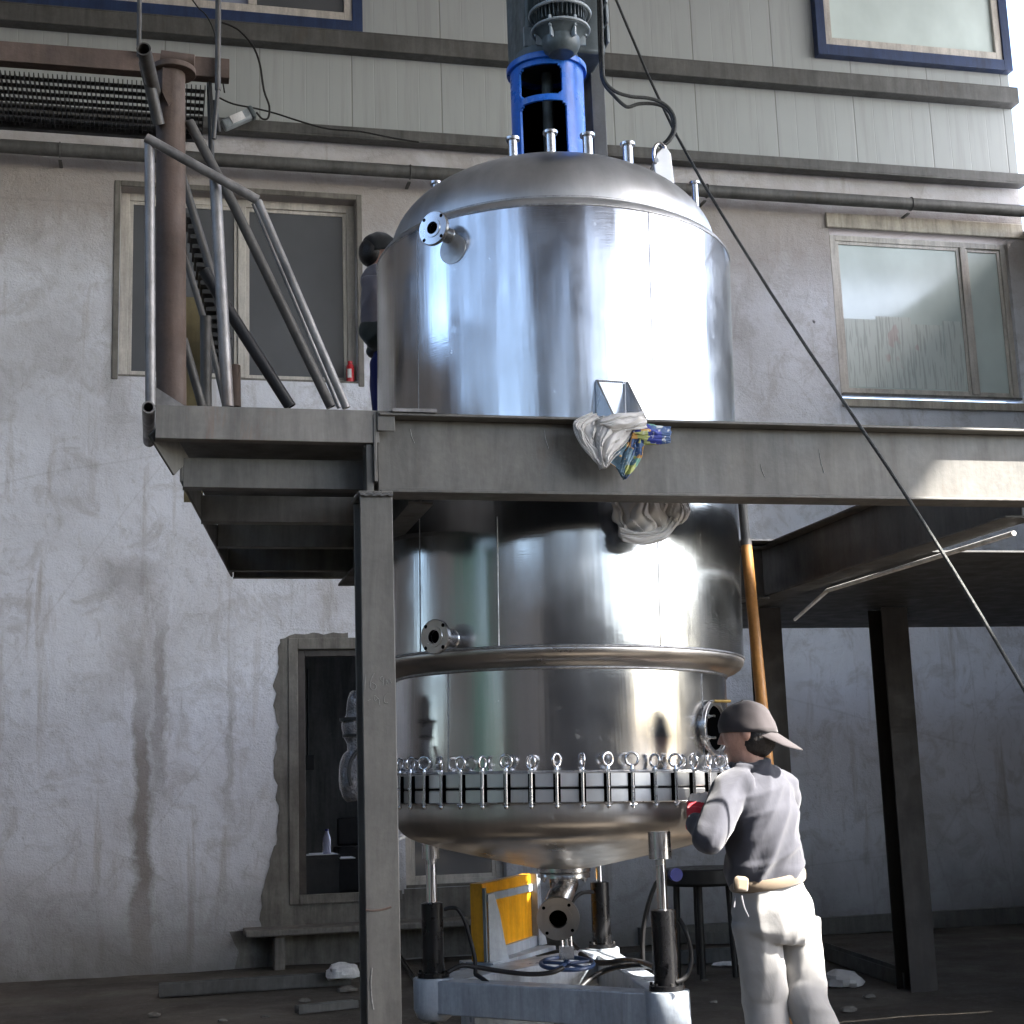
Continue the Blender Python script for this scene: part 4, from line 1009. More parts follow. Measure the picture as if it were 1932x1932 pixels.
g = MB(); g.tube(fc-fd*.10, fc+fd*.002, .045, n=30, hollow=.006); g.tube(fc-fd*.012, fc+fd*.008, .087, n=44, hollow=.050); g.tube(fc+fd*.008, fc+fd*.011, .058, n=40, hollow=.020); of = g.build('outlet_flange', M['steel_dish'], dv, smooth=40)
g = MB(); g.tube(fc-fd*.02, fc-fd*.018, .040, n=24); fx, fy, _ = g.frame(fd)
g.build('bore_shade', M['shade_black'], of)  # black disc paints in the shade inside the outlet
for k in range(4):
    q = rad(90*k+40); p = fc+fd*.008+(fx*math.cos(q)+fy*math.sin(q))*.073; g = MB(); g.tube(p, p+fd*.001, .007, n=12); g.build('hole_shade', M['shade_black'], of)  # flat black discs as the shade in the holes
w0 = at(1067, 1755, 'Y', 6.05); w1 = at(1070, 1818, 'Y', 6.05)
g = MB(); g.tube(w0, w0+(w1-w0)*.95, .008, n=10)
for e in(-.018, .020): g.tube(w0+V((e, 0, .0)), w0+(w1-w0)*.62+V((e, 0, 0)), .006, n=8)
g.box(w0+(w1-w0)*.66, (.055, .03, .05)); g.build('stem', M['steel_part'], dv)
g = MB(); g.torus(w1+V((0, 0, .0)), .108, .009, (1, 0, 0), (0, 1, .12), 40, 8)
for k in range(5): a = rad(72*k+10); g.tube(w1, w1+V((math.cos(a)*.104, math.sin(a)*.104, math.sin(a)*.012)), .007, n=8)
g.ball(w1, .018, 10); g.build('handwheel', paint('dark_blue_wheel', (.03, .06, .14), .4, 0, .2), dv)
# hoses
def hose(pts, r, label):
    g = MB(); P = [at(p[0], p[1], 'Y', p[2]) for p in pts]; g.path(P, r, n=10, smooth=6)
    return tag(g.build('hydraulic_hose', M['rubber'], smooth=60), label, 'hose', 'hydraulic hoses on the trolley')
hose([(838, 1716, 5.97), (850, 1713, 5.96), (864, 1716, 5.95), (877, 1738, 5.95), (888, 1775, 5.95), (896, 1810, 5.95), (897, 1838, 5.95)], .0085, 'black hose arching down from the top of the left jack')
hose([(845, 1834, 5.95), (870, 1822, 5.95), (900, 1825, 5.95), (950, 1833, 5.93), (1000, 1838, 5.90), (1040, 1835, 5.88), (1062, 1826, 5.9)], .0095, 'black hose lying across the trolley from left jack to the handwheel')
hose([(897, 1838, 5.95), (915, 1850, 5.9), (935, 1868, 5.85), (955, 1890, 5.9)], .009, 'black hose running down behind the front beam beside the left jack')
hose([(1095, 1800, 6.3), (1120, 1815, 6.2), (1150, 1816, 6.1), (1180, 1812, 6.0), (1210, 1816, 5.8), (1235, 1826, 5.55)], .012, 'thick black hose running right from the handwheel to the right jack')
hose([(1235, 1822, 5.7), (1180, 1822, 5.9), (1140, 1832, 6.0), (1110, 1850, 5.95), (1085, 1875, 5.9), (1070, 1892, 5.95)], .011, 'black hose curling back under the handwheel to the front beam')
hose([(1118, 1683, JB.y-.03), (1100, 1684, 6.6), (1086, 1693, 6.55), (1078, 1710, 6.5), (1070, 1760, 6.5), (1090, 1790, 6.4)], .009, 'grey-black hose leaving the top of the rear jack behind the valve')
hose([(1282, 1735, JR.y), (1295, 1760, 5.25), (1303, 1790, 5.25), (1303, 1820, 5.25), (1292, 1845, 5.25), (1275, 1853, 5.25)], .009, 'black hose bowing out on the right side of the right jack')

# ------------------------------------------------------------------ leaning pole, table, small things
lp = empty('leaning_pole', at(1440, 1400, 'Y', 6.9), 'orange-brown pole leaning behind the tank, its upper length grey and sunlit edge', 'pole')
p0 = at(1399, 930, 'Y', 6.9); p1 = at(1407, 1020, 'Y', 6.9); p2 = at(1468, 1640, 'Y', 6.5)
g = MB(); g.tube(p0, p1, .0235, n=20); g.tube(p1, p1+(p2-p1)*.02, .029, n=20); g.build('upper_pipe', M['girder_dark'], lp)
g = MB(); g.tube(p1+(p2-p1)*.02, p2, .0285, n=24); p3 = p2+(p2-p1)*(p2.z/(p1.z-p2.z))*.98; g.tube(p2, p3, .0285, n=24); g.build('lower_pipe', M['pole'], lp)
tb = empty('round_table', at(1328, 1790, 'Y', 10.6), 'dark round drum lid table on thin legs near the back wall', 'table')
tc_ = at(1330, 1650, 'Y', 10.6)
g = MB(); g.lathe([(.001, tc_.z+.05), (.30, tc_.z+.05), (.31, tc_.z+.04), (.31, tc_.z-.05), (.29, tc_.z-.07), (.001, tc_.z-.07)], (tc_.x, 10.6, 0), 48); g.build('tabletop', M['blackiron'], tb)
for e, f_ in((-.09, -.1), (.16, -.05), (0, .2), (-.2, .08)):
    g = MB(); g.tube((tc_.x+e, 10.6+f_, tc_.z-.071), (tc_.x+e*1.1, 10.6+f_*1.1, .02), .024, n=12); g.build('leg', M['blackiron'], tb)
g = MB(); p = at(1274, 1650, 'Y', 8.0); g.tube(p+V((0, .02, 0)), p-V((0, .02, 0)), .037, n=24); tag(g.build('blue_cap', M['bluecap']), 'round blue plastic cap at the rim of the dark table', 'cap')
g = MB(); g.path([p+V((0, .03, 0)), p+V((-.10, .05, -.05)), p+V((-.17, .1, -.3)), p+V((-.17, .12, -.6)), V((p.x-.15, 8.1, .05))], .013, n=8)
g.build('hose_tail', M['rubber'], bpy.data.objects['blue_cap'])
def lump(name, c, sc, mat, label, cat, seed=0, amp=.3):
    g = MB(); g.ball((0, 0, 0), 1, 18)
    g.v = [V(c)+V((p.x*sc[0], p.y*sc[1], max(p.z, -.5)*sc[2]))*(1+amp*noise.noise(p*2.2+V((seed, 0, 0)))) for p in g.v]
    return tag(g.build(name, M[mat], smooth=25), label, cat)
lump('sun_spot_lump', at(647, 1836, 'Z', .12), (.13, .12, .07), 'white', 'white lump standing in for a sunlit spot on the floor beside the column', 'lump', 2)  # white lump added for a spot of sunlight on the floor
lump('paper_scrap', at(1372, 1819, 'Z', .03), (.13, .05, .02), 'paper', 'white paper scrap on the floor left of the standing worker', 'paper', 5)
lump('rag_heap', at(1590, 1850, 'Z', .05), (.13, .16, .07), 'canvas', 'dusty rag heap on the floor behind the worker', 'rag', 9)
def fchan(p, q, w, h, mat, label, z=.02, cat='steel channel'):
    a = at(*p, 'Z', z+h/2); b = at(*q, 'Z', z+h/2); g = MB(); g.bar(a-V((0, 0, h/2-.006)), b-V((0, 0, h/2-.006)), w, .008)
    x, y, d = g.frame(b-a); g.bar(a+x*(w/2-.003), b+x*(w/2-.003), .006, h); g.bar(a-x*(w/2-.003), b-x*(w/2-.003), .006, h)
    return tag(g.build('steel_channel', M[mat]), label, cat, 'steel sections lying on the floor')
fchan((1545, 1790), (1720, 1850), .10, .10, 'girder_dark', 'dark steel channel lying on the floor at the right, pointing to the worker')
fchan((1180, 1812), (1400, 1800), .12, .10, 'girder_dark', 'steel channel lying along the back floor behind the jacks')
fchan((1300, 1770), (1395, 1768), .10, .10, 'girder', 'short steel channel lying at the foot of the back wall under the table')
fchan((300, 1868), (660, 1845), .12, .09, 'girder_dark', 'long steel channel lying along the foot of the wall at the left')
fchan((560, 1905), (672, 1893), .08, .05, 'girder_dark', 'short steel section on the floor left of the column')
fchan((752, 1800), (790, 1860), .03, .03, 'girder', 'thin steel angle leaning on the floor behind the left jack')
g = MB(); g.b2((4.2, 12.90, .02), (8.78, 12.985, .17)); tag(g.build('kerb_board', M['girder']), 'grey kerb board along the foot of the wall at the right', 'board')
for (x, y, s_) in((210+80, 1915, .03), (420, 1925, .02), (575, 1888, .03), (500, 1918, .02), (655, 1868, .05), (1640, 1880, .03), (1600, 1905, .04), (1330, 1850, .02), (1345, 1890, .02), (700, 1900, .03)):
    c = at(x, y, 'Z', .03); g = MB(); g.ball((0, 0, 0), 1, 8)
    g.v = [c+V((p.x*s_*1.6, p.y*s_, max(p.z, -.4)*s_*.6))*(1) + V((0, 0, .3*s_*noise.noise(p*3+c))) for p in g.v]
    tag(g.build('rubble', M['cement'], smooth=20), 'small lumps of rubble scattered on the dirty floor', 'rubble', 'rubble on the floor')
# spray can on the sill
sc_ = at(661, 720, 'Y', 13.06); zs = WL[2]+.021
can = empty('spray_can', (sc_.x, 13.06, zs), 'red spray can standing on the sill of the left window', 'spray can')
g = MB(); g.lathe([(.001, zs), (.036, zs), (.037, zs+.006), (.037, zs+.15), (.030, zs+.168), (.001, zs+.168)], (sc_.x, 13.06, 0), 24); g.build('body', M['red'], can)
g = MB(); g.lathe([(.001, zs+.168), (.022, zs+.168), (.022, zs+.205), (.001, zs+.21)], (sc_.x, 13.06, 0), 16); g.build('lid', M['red'], can)
g = MB(); g.lathe([(.0375, zs+.04), (.0375, zs+.125)], (sc_.x, 13.06, 0), 12, -50, 10); g.build('label_band', M['white'], can)
# desk, paper, bottle in the back room
zd = at(600, 1613, 'Y', 14.0).z
dk = empty('desk', (at(600, 1613, 'Y', 14.1).x, 14.1, .5), 'black desk in the dark room behind the wall opening', 'desk')
xa = DO[0]+.02; xb = at(640, 1613, 'Y', 14.0).x
g = MB(); g.b2((xa-.5, 13.9, zd-.03), (xb, 14.5, zd)); g.build('desktop', M['desk'], dk)
g = MB(); g.b2((xa-.5, 13.92, .5), (xb-.01, 13.94, zd-.031)); g.b2((xb-.03, 13.94, .5), (xb-.01, 14.48, zd-.031)); g.build('side_panel', M['desk'], dk)
g = MB(); g.b2((xa-.4, 13.91, zd+.001), (xb-.02, 14.35, zd+.006)); tag(g.build('paper_sheet', M['paper']), 'white paper spread over the desk in the back room', 'paper')
g = MB(); g.ball((xb-.35, 14.1, zd+.01), .07, 12, (1.2, .8, .15)); tag(g.build('dark_plate', M['desk']), 'dark oval dish lying on the white paper', 'dish')
bt = at(617, 1617, 'Y', 14.0); g = MB(); g.lathe([(.001, zd+.007), (.036, zd+.007), (.038, zd+.02), (.036, zd+.07), (.038, zd+.1), (.037, zd+.15), (.018, zd+.20), (.016, zd+.215), (.001, zd+.215)], (bt.x, 14.0, 0), 20)
bo = empty('water_bottle', (bt.x, 14.0, zd+.007), 'clear plastic water bottle with blue cap on the desk', 'bottle'); g.build('body', M['bottle'], bo)
g = MB(); g.tube((bt.x, 14.0, zd+.215), (bt.x, 14.0, zd+.232), .018, n=16); g.build('cap', M['bluecap'], bo)
g = MB(); g.b2((xb+.02, 14.3, .5), (xb+.35, 14.7, zd+.05)); g.b2((xb+.06, 14.65, zd+.051), (xb+.33, 14.69, zd+.32)); tag(g.build('office_chair', M['desk'], bevel=.02), 'black chair beside the desk in the back room', 'chair')
g = MB(); p = at(640, 1617, 'Y', 13.9); g.b2((p.x+.01, 13.9, p.z-.02), (p.x+.15, 14.2, p.z-.01)); tag(g.build('white_shelf', M['paper']), 'narrow white board beside the desk in the back room', 'board')
# white angled sign edge behind the column
P = [at(x, y, 'Y', 9.5) for x, y in((750, 1590), (751, 1583), (767, 1572), (769, 1578))]
g = MB(); g.prism([(p.x, p.z) for p in P], (0, 9.5, 0), (1, 0, 0), (0, 0, 1), (0, .02, 0)); 
tag(g.build('white_batten', M['white']), 'short white tilted batten just right of the column', 'batten')
# wrapped fitting left of the column
wr_ = empty('wrapped_fitting', at(680, 1500, 'Y', 5.9), 'plastic wrapped pump fitting tied with black straps left of the column', 'fitting')
g = MB(); seq = [(676, 1312, .040), (672, 1322, .052), (671, 1350, .050), (668, 1368, .062), (669, 1384, .055), (672, 1400, .050), (674, 1418, .052), (669, 1440, .066), (667, 1470, .075), (672, 1492, .070), (676, 1505, .055)]
g.path([at(x+6, y, 'Y', 5.9) for x, y, r in seq], [r for x, y, r in seq], n=28, smooth=5)
g.v = [p+V((1, .3, 0))*.012*noise.noise(p*16)+V((0, 0, .004))*noise.noise(p*30) for p in g.v]; g.build('wrapping', M['wrap'], wr_, smooth=60)
for y, r in((1357, .078), (1388, .066)):
    g = MB(); c = at(677, y, 'Y', 5.9); g.tube(c-V((0, 0, .006)), c+V((0, 0, .006)), r, n=24); g.build('band', M['rubber'], wr_)
g = MB(); g.path([at(x, y, 'Y', 5.82) for x, y in((690, 1405), (672, 1420), (661, 1440), (659, 1465), (663, 1482))], .008, n=6); g.build('strap', M['rubber'], wr_)
# ------------------------------------------------------------------ cloths
def fold(s=1., f1=13, f2=40):
    def d(p, n):
        a = 1-abs(noise.noise(V((p.x*f1, p.y*f1, p.z*f1*.55))))*2.2
        b = noise.noise(V((p.x*f2, p.y*f2, p.z*f2*.5)))
        return s*(.010*a+.003*b)
    return d
def ragob(name, paths, mat, label, Y0=4.90, parent=None, vox=.005):
    g = MB()
    for pts, r in paths:
        P = [at(p[0], p[1], 'Y', Y0+(p[2] if len(p) > 2 else 0)) for p in pts]
        g.path(P, r, n=12, smooth=4, side=(0, -1, 0)); 
    o = remesh(g, name, M[mat], parent, vox, 3, fold(.9, 22, 70))
    return tag(o, label, 'cloth')
def sheets(name, parts, mat, label, Y0):
    g = MB()
    for (A_c, B_c, nf, amp, off, belly, sd) in parts:
        PA = [at(x, y, 'Y', Y0) for x, y in A_c]; PB = [at(x, y, 'Y', Y0) for x, y in B_c]
        NV = 14*(len(PA)-1); NU = 44
        PA, _ = crom(PA, [0]*len(PA), 14); PB, _ = crom(PB, [0]*len(PB), 14)
        b = len(g.v)
        for j in range(NV+1):
            v = j/NV
            for i in range(NU+1):
                u = i/NU; p = PA[j].lerp(PB[j], u)
                uw = u*nf+.55*noise.noise(V((u*2.5, v*2.2, sd)))+.35*v*math.sin(sd)
                tr_ = abs((uw % 1)*2-1); rid = 1-abs(1-2*tr_)**1.6 if tr_ < .5 else tr_**.6
                n1 = 1-abs(noise.noise(V((u*2.2+v*1.5, v*2.4, sd+7))))*3.0
                n2 = noise.noise(V((u*7, v*6, sd+3)))
                y_ = -off-belly*math.sin(PI*u)*math.sin(PI*min(1, v*.8+.2)) - amp*rid - amp*.55*max(0, n1) - amp*.18*n2
                w_ = amp*.5*noise.noise(V((u*4, v*5, sd+20)))
                g.v.append(V((p.x+w_, p.y+y_, p.z+w_*.7)))
        for j in range(NV):
            for i in range(NU): g.f.append((b+j*(NU+1)+i, b+j*(NU+1)+i+1, b+(j+1)*(NU+1)+i+1, b+(j+1)*(NU+1)+i)); g.m.append(0)
    o = g.build(name, M[mat], smooth=70); so = o.modifiers.new('s', 'SOLIDIFY'); so.thickness = .0022; so.offset = 0
    return tag(o, label, 'cloth')
YC = 4.925
sheets('white_cloth', [
    ([(1108, 786), (1096, 812), (1108, 848), (1132, 886)], [(1206, 800), (1190, 822), (1165, 856), (1137, 888)], 2.4, .024, .004, .022, 1.3),
    ([(1112, 782), (1078, 800), (1082, 826), (1104, 860), (1130, 888)], [(1126, 794), (1098, 812), (1106, 834), (1122, 858), (1141, 882)], 2.4, .012, .022, .010, 4.1),
    ([(1124, 800), (1150, 787), (1180, 785), (1208, 781)], [(1122, 812), (1150, 822), (1182, 818), (1214, 812)], 1.3, .012, .030, .030, 8.2)],
    'canvas', 'crumpled off-white canvas cloth draped over the girder front below the bracket', YC)
sheets('patterned_cloth', [
    ([(1180, 814), (1166, 846), (1146, 870), (1172, 902)], [(1210, 816), (1210, 846), (1204, 872), (1178, 906)], 1.6, .018, .004, .012, 2.2),
    ([(1186, 806), (1215, 804), (1240, 806), (1261, 808)], [(1188, 838), (1215, 841), (1240, 841), (1261, 838)], 1.2, .008, .016, .022, 5.5)],
    'patch', 'blue and yellow patterned cloth hanging from the girder beside the white one', YC)
sheets('hanging_cloth', [
    ([(1146, 930), (1150, 965), (1158, 1000), (1166, 1024)], [(1235, 930), (1252, 965), (1258, 1000), (1240, 1026)], 2.2, .028, .0, .045, 3.3),
    ([(1215, 930), (1228, 958), (1246, 984), (1256, 1000)], [(1288, 930), (1296, 955), (1294, 978), (1280, 992)], 2.2, .018, .012, .035, 6.1),
    ([(1158, 998), (1195, 1004), (1235, 998), (1258, 980)], [(1166, 1026), (1200, 1031), (1245, 1022), (1276, 986)], 1.2, .012, .035, .02, 9.4)],
    'canvas', 'grey-white canvas cloth bulging out below the girder against the tank', 5.23)
# mesh strip lying on the girder at left
g = MB(); a = at(735, 795, 'Y', 5.0); b = at(818, 799, 'Y', 5.0)
for k in range(36): x = a.x+(b.x-a.x)*k/36; g.b2((x, 4.93, 2.746), (x+.003, 5.02, 2.760))
g.b2((a.x, 4.926, 2.7461), (b.x, 4.929, 2.756)); tag(g.build('expanded_mesh', M['rail'], smooth=0), 'strip of worn steel mesh lying on the girder beside the landing', 'mesh strip')
# ------------------------------------------------------------------ people
def hand(g, wrist, pdir, ndir, L=.19, curl=.6, fr=.0085, fingers=(1, .0), scale=1.):
    """palm + five fingers. pdir along the hand, ndir = palm normal (fingers curl towards it)"""
    pd = V(pdir).normalized(); nd = V(ndir); nd = (nd-pd*nd.dot(pd)).normalized(); sd = pd.cross(nd)
    Lp = L*.50; w = L*.21
    g.path([wrist, wrist+pd*Lp*.5, wrist+pd*Lp], [(w*.62, .018), (w, .017), (w*.98, .014)], n=14, smooth=3, side=sd)
    tips = []
    for k, (off, ln) in enumerate(((-.78, .40), (-.27, .47), (.25, .44), (.75, .35))):
        p = wrist+pd*Lp*.93+sd*w*off; a = 0; pts = [p-pd*.02, p]; seg = ln*L/3
        for q in range(3):
            a += curl*(.9+.1*k); dd = pd*math.cos(a)+nd*math.sin(a); p = p+dd*seg; pts.append(p)
        g.path(pts, [fr*1.1, fr*1.08, fr, fr*.92, fr*.72], n=10, smooth=3); tips.append(pts)
    p = wrist+pd*Lp*.22-sd*w*.8; d1 = (pd*.55-sd*.75+nd*.35).normalized(); d2 = (pd*.8-sd*.1+nd*.6).normalized()
    th = [p+sd*.01, p+d1*L*.16, p+d1*L*.16+d2*L*.15, p+d1*L*.14+d2*L*.28]
    g.path(th, [fr*1.5, fr*1.35, fr*1.15, fr*.8], n=10, smooth=3)
    return tips, th

def head(g, c, f, s=1., face=True):
    """ellipsoid skull, jaw, nose, ears; f = facing direction"""
    f = V(f).normalized(); u = V((0, 0, 1)); l = u.cross(f).normalized(); u2 = f.cross(l).normalized()
    R = Matrix((f, l, u2)).transposed()
    g.ball(c, .1*s, 20, (.98, .78, 1.08), R)
    g.ball(c+f*.030*s-u2*.055*s, .062*s, 16, (1.05, .86, .95), R)
    g.path([c+f*.094*s+u2*.012*s, c+f*.108*s-u2*.018*s, c+f*.112*s-u2*.030*s], [.008*s, .011*s, .012*s], n=8, smooth=3)
    g.path([c+f*.088*s-u2*.058*s+l*.02*s, c+f*.098*s-u2*.060*s, c+f*.088*s-u2*.058*s-l*.02*s], [.005*s, .008*s, .005*s], n=8, smooth=3)
    g.ball(c+f*.075*s-u2*.092*s, .022*s, 12)
    for e in(-1, 1):
        p = c+l*e*.080*s-f*.012*s-u2*.008*s
        g.ball(p, .030*s, 12, (.55, .32, 1.0), R)
    return R, l, u2

# worker at the flange
wk = empty('person', (2.25, 5.2, 0), 'man', 'person')
wk['label'] = 'man seen from behind in grey shirt, pale trousers and backward cap, hand on the flange'
Yw = 5.2
def A(x, y, Y=Yw): return at(x, y, 'Y', Y)
hf = V((-.80, .58, -.14)).normalized(); hc = A(1410, 1380)
ft = V((-.36, .93, 0)); rt = V((.93, .36, 0))
shL, shR = A(1380, 1490, 5.15), A(1474, 1490, 5.26)
elL, wrL = A(1336, 1578, 5.06), A(1311, 1549, 5.20)
elR, wrR = V((2.345, 5.40, 1.19)), V((2.14, 5.47, 1.36))
hipL, hipR = A(1425, 1730, 5.17), A(1494, 1732, 5.24)
knL = A(1443, 1900, 5.21); knR = A(1528, 1905, 5.16)
anL = V((at(1446, 1932, 'Y', 5.2).x+.02, 5.12, .09)); anR = V((at(1560, 1932, 'Y', 5.1).x+.12, 4.98, .09))
def legs(g, k):
    g.path([hipL+V((0, 0, .03)), A(1434, 1800, 5.19), A(1441, 1860, 5.2), knL, (knL+anL)/2, anL], [.075*k, .065*k, .055*k, .05*k, .045*k, .033*k], n=16)
    g.path([hipR+V((0, 0, .03)), A(1510, 1800, 5.22), A(1521, 1860, 5.2), knR, (knR+anR)/2, anR], [.075*k, .065*k, .055*k, .05*k, .045*k, .033*k], n=16)
g = MB(); head(g, hc, hf)
g.path([A(1404, 1400), A(1414, 1436), A(1424, 1462)], [.054, .054, .07], n=18)
g.path([A(1446, 1680), A(1442, 1600), A(1434, 1530), A(1427, 1480)], [(.11, .08), (.105, .08), (.12, .09), (.12, .08)], n=24, side=rt)
g.path([shL, elL, wrL], [.040, .036, .024], n=12); g.path([shR, elR, wrR], [.040, .036, .024], n=12)
legs(g, .62)
for a_, s_ in((anL, V((-.3, .95, 0))), (anR, V((-.1, 1, 0)))): g.path([a_, a_+s_*.08+V((0, 0, -.03)), a_+s_*.17+V((0, 0, -.045))], [.032, .032, .025], n=10)
hpd = (A(1323, 1496, 5.28)-wrL).normalized()
tl, thl = hand(g, wrL, hpd, V((.35, .55, .3)), .195, .22)
hand(g, wrR, (V((2.03, 5.52, 1.42))-wrR), V((-.2, .3, -.8)), .18, .5)
remesh(g, 'body', M['skin'], wk, .006, 4)
# glove: palm in red, fingertips white
g = MB(); nd = V((.35, .55, .3)); 
hand(g, wrL, hpd, nd, .20, .22, fr=.0125); g.path([wrL-hpd*.035, wrL, wrL+hpd*.05], [.030, .031, (.040, .026)], n=16, side=hpd.cross(nd))
o = remesh(g, 'glove', M['glove'], wk, .0045, 3)
tipm = M['glove_tip']; o.data.materials.append(tipm)
for p in o.data.polygons:
    c = V(p.center)+wpos(wk)
    if (c-wrL).dot(hpd) > .082: p.material_index = 1
# shirt
g = MB()
g.path([A(1449, 1664), A(1446, 1640), A(1440, 1595), A(1436, 1540), A(1430, 1500), A(1426, 1472), A(1420, 1452)],
       [(.126, .098), (.138, .112), (.141, .122), (.142, .125), (.150, .112), (.115, .088), (.068, .066)], n=36, side=rt)
g.path([shL+V((.07, 0, .015)), shL, shL+(elL-shL)*.5, elL+V((0, 0, -.004))], [.06, .064, .060, .055], n=20)
g.path([elL+V((0, 0, -.004)), elL+(wrL-elL)*.5, wrL-(wrL-elL)*.12], [.052, .045, .036], n=20); g.ball(elL+V((0, 0, -.005)), .054, 16)
g.path([shR+V((-.07, 0, .015)), shR, shR+(elR-shR)*.5, elR], [.06, .064, .058, .052], n=20); g.path([elR, elR+(wrR-elR)*.5, wrR], [.052, .045, .038], n=20)
g.path([A(1414, 1441)+V((.066*math.cos(q), .064*math.sin(q), .012*math.sin(q+.6))) for q in np.linspace(0, 2*PI, 15)[:-1]], .012, n=8, closed=True, smooth=2)
def shirtfold(p, n):
    q = V((p.x*9+p.z*5, p.y*7, p.z*2.6)); a = noise.noise(q)
    b = 1-abs(noise.noise(V((p.x*14-p.z*7, p.y*10, p.z*4+9))))*2
    k = .8 + 1.2*max(0, 1-abs(p.z-1.12)/.12)
    c = 1-abs(noise.noise(V((p.x*5-p.z*9, p.y*5, p.z*9+3))))*3
    return (.008*a+.011*b+.004*max(c, 0))*k
shirt = remesh(g, 'shirt', M['shirt'], wk, .007, 5, shirtfold)
# trousers
g = MB()
g.path([A(1449, 1656), A(1450, 1680), A(1456, 1715), A(1460, 1750), A(1460, 1775)], [(.130, .098), (.140, .110), (.156, .128), (.158, .125), (.13, .10)], n=36, side=rt)
g.path([A(1424, 1735, 5.18), A(1434, 1800, 5.19), A(1441, 1860, 5.2), knL, (knL+anL)/2, anL+V((0, 0, .0))], [.084, .080, .079, .076, .078, .080], n=24)
g.path([A(1502, 1735, 5.24), A(1510, 1800, 5.22), A(1521, 1860, 5.2), knR, (knR+anR)/2, anR], [.082, .076, .072, .072, .076, .080], n=24)
def trfold(p, n):
    b = 1-abs(noise.noise(V((p.x*12, p.y*12, p.z*3))))*2
    c = 1-abs(noise.noise(V((p.x*6+p.z*5, p.y*6, p.z*10))))*2.5
    return .004*noise.noise(V((p.x*7, p.y*7, p.z*3)))+.007*b+.003*max(0, c)
tr = remesh(g, 'trousers', M['trousers'], wk, .007, 5, trfold)
g = MB()
P = []
c0, c1 = A(1449, 1662), A(1452, 1640)
for i in range(40):
    q = 2*PI*i/40; P.append(A(1448, 1659)+rt*.149*math.cos(q)+ft*.121*math.sin(q)+V((0, 0, .020*math.cos(q))))
g.path(P, [(.020, .006)]*40, n=8, smooth=1, closed=True, side=(0, 0, 1)); g.build('belt', M['belt'], wk, smooth=60)
pq = A(1397, 1668)-ft*.07-rt*.0
g = MB(); g.box(A(1398, 1668, 5.06), (.060, .026, .055), Matrix.Rotation(rad(8), 3, 'Y') @ Matrix.Rotation(rad(15), 3, 'Z')); g.build('belt_pouch', M['belt'], wk, bevel=.014)
g = MB(); g.path([A(1399, 1690, 5.065), A(1404, 1712, 5.05), A(1412, 1730, 5.045)], .0035, n=6); g.path([A(1387, 1692, 5.08), A(1385, 1712, 5.07)], .003, n=6); g.build('pocket_seam', cloth('seam', (.12, .12, .13)), wk)
# shoes
for a_, s_ in((anL, V((-.3, .95, 0))), (anR, V((-.1, 1, 0)))):
    g = MB(); z0 = V((a_.x, a_.y, .045)); g.path([z0-s_*.06, z0, z0+s_*.1, z0+s_*.2], [(.04, .035), (.045, .045), (.048, .038), (.035, .025)], n=16, side=s_.cross(V((0, 0, 1)))); g.build('shoe', M['rubber'], wk, smooth=60)
# hair and cap
ll = V((0, 0, 1)).cross(hf).normalized(); uu = hf.cross(ll).normalized(); R = Matrix((hf, ll, uu)).transposed()
g = MB(); g.ball(hc-hf*.026-uu*.022, .092, 28, (.86, .86, .92), R); g.ball(hc-hf*.045-uu*.045, .062, 20, (.85, 1.05, .75), R)
remesh(g, 'hair', M['hair'], wk, .006, 2, lambda p, n: .002*noise.noise(p*90))
def make_cap(hc, hf, ll, uu, mat, parent, brim, k=1.):
    g = MB(); n_ = 36; vs = []; rings = 12
    cc = hc+uu*.012*k-hf*.004*k
    for j in range(rings+1):
        t_ = (PI/2*1.02)*j/rings
        for i in range(n_):
            q = 2*PI*i/n_; x = math.cos(q); y = math.sin(q)
            r_ = math.sin(t_)**.85; drop = -.034*(1-x)/2*(j/rings)**2
            p = cc+(hf*(.108*r_*x)+ll*(.087*r_*y)+uu*(.098*math.cos(t_)**.9 if math.cos(t_) > 0 else 0)+uu*drop)*k
            p += (p-cc).normalized()*(.005*noise.noise(p*24)+.003*(1-abs(noise.noise(p*16+V((3, 1, 2))))*3)+.002*math.cos(q*3))
            vs.append(p)
    fs = [(j*n_+i, (j+1)*n_+i, (j+1)*n_+(i+1) % n_, j*n_+(i+1) % n_) for j in range(rings) for i in range(n_)]
    g.add(vs, fs); g.ball(cc+uu*.099*k, .007, 8)
    cap = g.build('cap', M[mat], parent, smooth=60)
    so = cap.modifiers.new('s', 'SOLIDIFY'); so.thickness = .003
    g = MB(); sg = brim; bc = cc+hf*(.098*sg*k)-uu*.030*k; vs = []; nn = 18
    for w_ in(0, 1):
        for j in range(7):
            v_ = j/6
            for i in range(nn+1):
                u_ = -1+2*i/nn; ed_ = math.sqrt(max(0, 1-u_*u_))
                ln_ = .088*(ed_**.7)*v_
                p = bc+(ll*(.072*u_)-hf*sg*(.030*(1-ed_))*1.2+hf*sg*ln_-uu*((.95 if sg < 0 else .1)*ln_+.010*u_*u_)-uu*.003*w_)*k
                vs.append(p)
    for w_ in(0, 1):
        b = w_*7*(nn+1)
        for j in range(6):
            for i in range(nn):
                f_ = (b+j*(nn+1)+i, b+j*(nn+1)+i+1, b+(j+1)*(nn+1)+i+1, b+(j+1)*(nn+1)+i); g.f.append(f_ if w_ == 0 else f_[::-1]); g.m.append(0)
    g.v += vs
    g.build('cap_brim', M[mat], cap, smooth=60)
make_cap(hc, hf, ll, uu, 'cap', wk, -1)

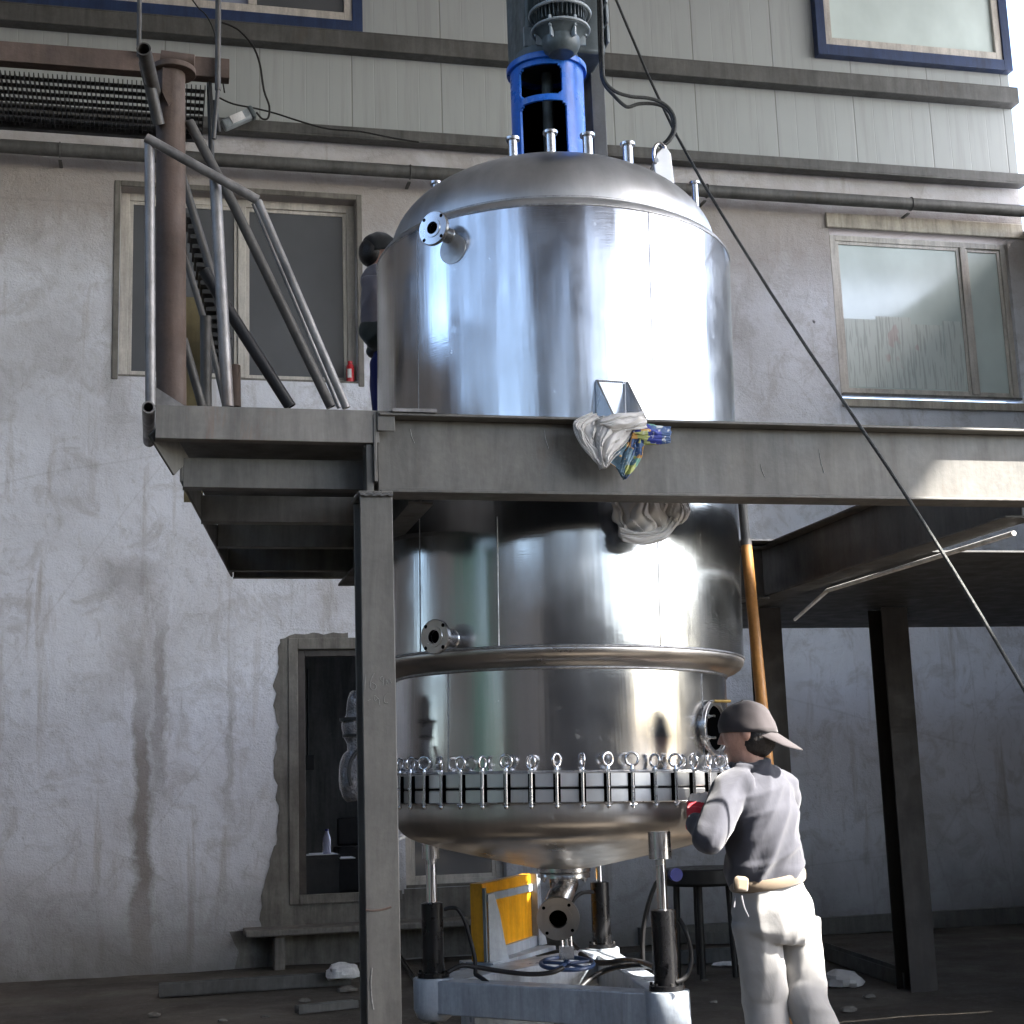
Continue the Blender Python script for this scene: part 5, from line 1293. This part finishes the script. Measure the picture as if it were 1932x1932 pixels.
# second worker behind the tank on the landing
w2 = empty('person', (1.15, 7.1, lzt), 'man in grey jacket and black cap half hidden behind the upper left of the tank', 'person')
Y2 = 7.1
def B(x, y, Y=Y2): return at(x, y, 'Y', Y)
h2 = B(717, 478); f2 = V((.93, .33, .02)).normalized(); r2 = V((.80, -.60, 0)); 
g = MB(); head(g, h2, f2, .95); g.path([B(712, 496), B(716, 520)], [.05, .06], n=14)
g.path([B(728, 650), B(726, 590), B(722, 540)], [(.10, .08), (.11, .09), (.11, .08)], n=20)
kz = lzt
l0 = B(751, 660)
for e in(-.09, .08):
    p = l0+V((e*.7+.05, .02, -.03)); g.path([p, V((p.x-.0, 7.15, kz+.48)), V((p.x+.02, 7.12, kz+.09)), V((p.x+.10, 7.12, kz+.04))], [.06, .045, .035, .03], n=12)
eb = B(706, 632, 7.0); wr2 = B(748, 600, 6.95); sh2 = B(706, 528, 7.02); g.path([sh2, eb, wr2], [.04, .036, .026], n=12)
hand(g, wr2, V((.8, .1, .3)), V((0, -.4, -.8)), .18, .5)
shb = B(740, 520, 7.1); wrb = B(765, 455, 7.05); g.path([shb, B(760, 500, 7.05), wrb], [.04, .036, .026], n=12); hand(g, wrb, V((.6, -.1, .6)), V((.5, -.5, 0)), .18, .4)
remesh(g, 'body', M['skin'], w2, .008, 3)
g = MB(); g.path([B(727, 655), B(724, 620), B(722, 570), B(716, 530), B(716, 508)], [(.09, .08), (.105, .10), (.115, .105), (.095, .09), (.06, .06)], n=26)
g.path([sh2, sh2+(eb-sh2)*.5, eb], [.062, .060, .062], n=18); g.path([shb, B(762, 500, 7.05), wrb-V((.03, 0, .03))], [.06, .05, .042], n=16)
remesh(g, 'jacket', M['jacket'], w2, .010, 4, shirtfold)
g = MB(); g.path([eb+V((0, 0, .06)), eb, eb+(wr2-eb)*.5, wr2-V((.02, 0, 0))], [.062, .070, .058, .042], n=18); g.path([B(726, 652), B(728, 664)], [(.10, .09), (.10, .09)], n=20); remesh(g, 'sleeve', M['jacket_band'], w2, .010, 4, shirtfold)
g = MB(); g.path([B(738, 655), B(744, 690), B(748, 710)], [(.10, .09), (.112, .10), (.10, .09)], n=26)
for e in(-.07, .07):
    p = l0+V((e+.02, .02, -.05)); g.path([p, V((p.x-.0, 7.15, kz+.5)), V((p.x+.03, 7.12, kz+.07))], [.088, .072, .06], n=18)
remesh(g, 'trousers', M['jeans'], w2, .010, 4, trfold)
ll2 = V((0, 0, 1)).cross(f2).normalized(); uu2 = f2.cross(ll2).normalized(); R2 = Matrix((f2, ll2, uu2)).transposed()
g = MB(); g.ball(h2-f2*.055-uu2*.004, .076, 24, (.80, .93, 1.0), R2); remesh(g, 'hair', M['hair'], w2, .007, 2)
make_cap(h2, f2, ll2, uu2, 'blackcap', w2, 1, .97)
# thin sunlit conduit under the side girder
g = MB(); g.path([V((3.405, 5.3, 2.40)), V((3.405, 7.05, 2.40)), V((3.30, 7.25, 2.27))], [.011, .011, .009], n=8, smooth=1)
tag(g.build('bright_conduit', M['white']), 'thin pale conduit running along under the side girder, bent down at its end', 'conduit')
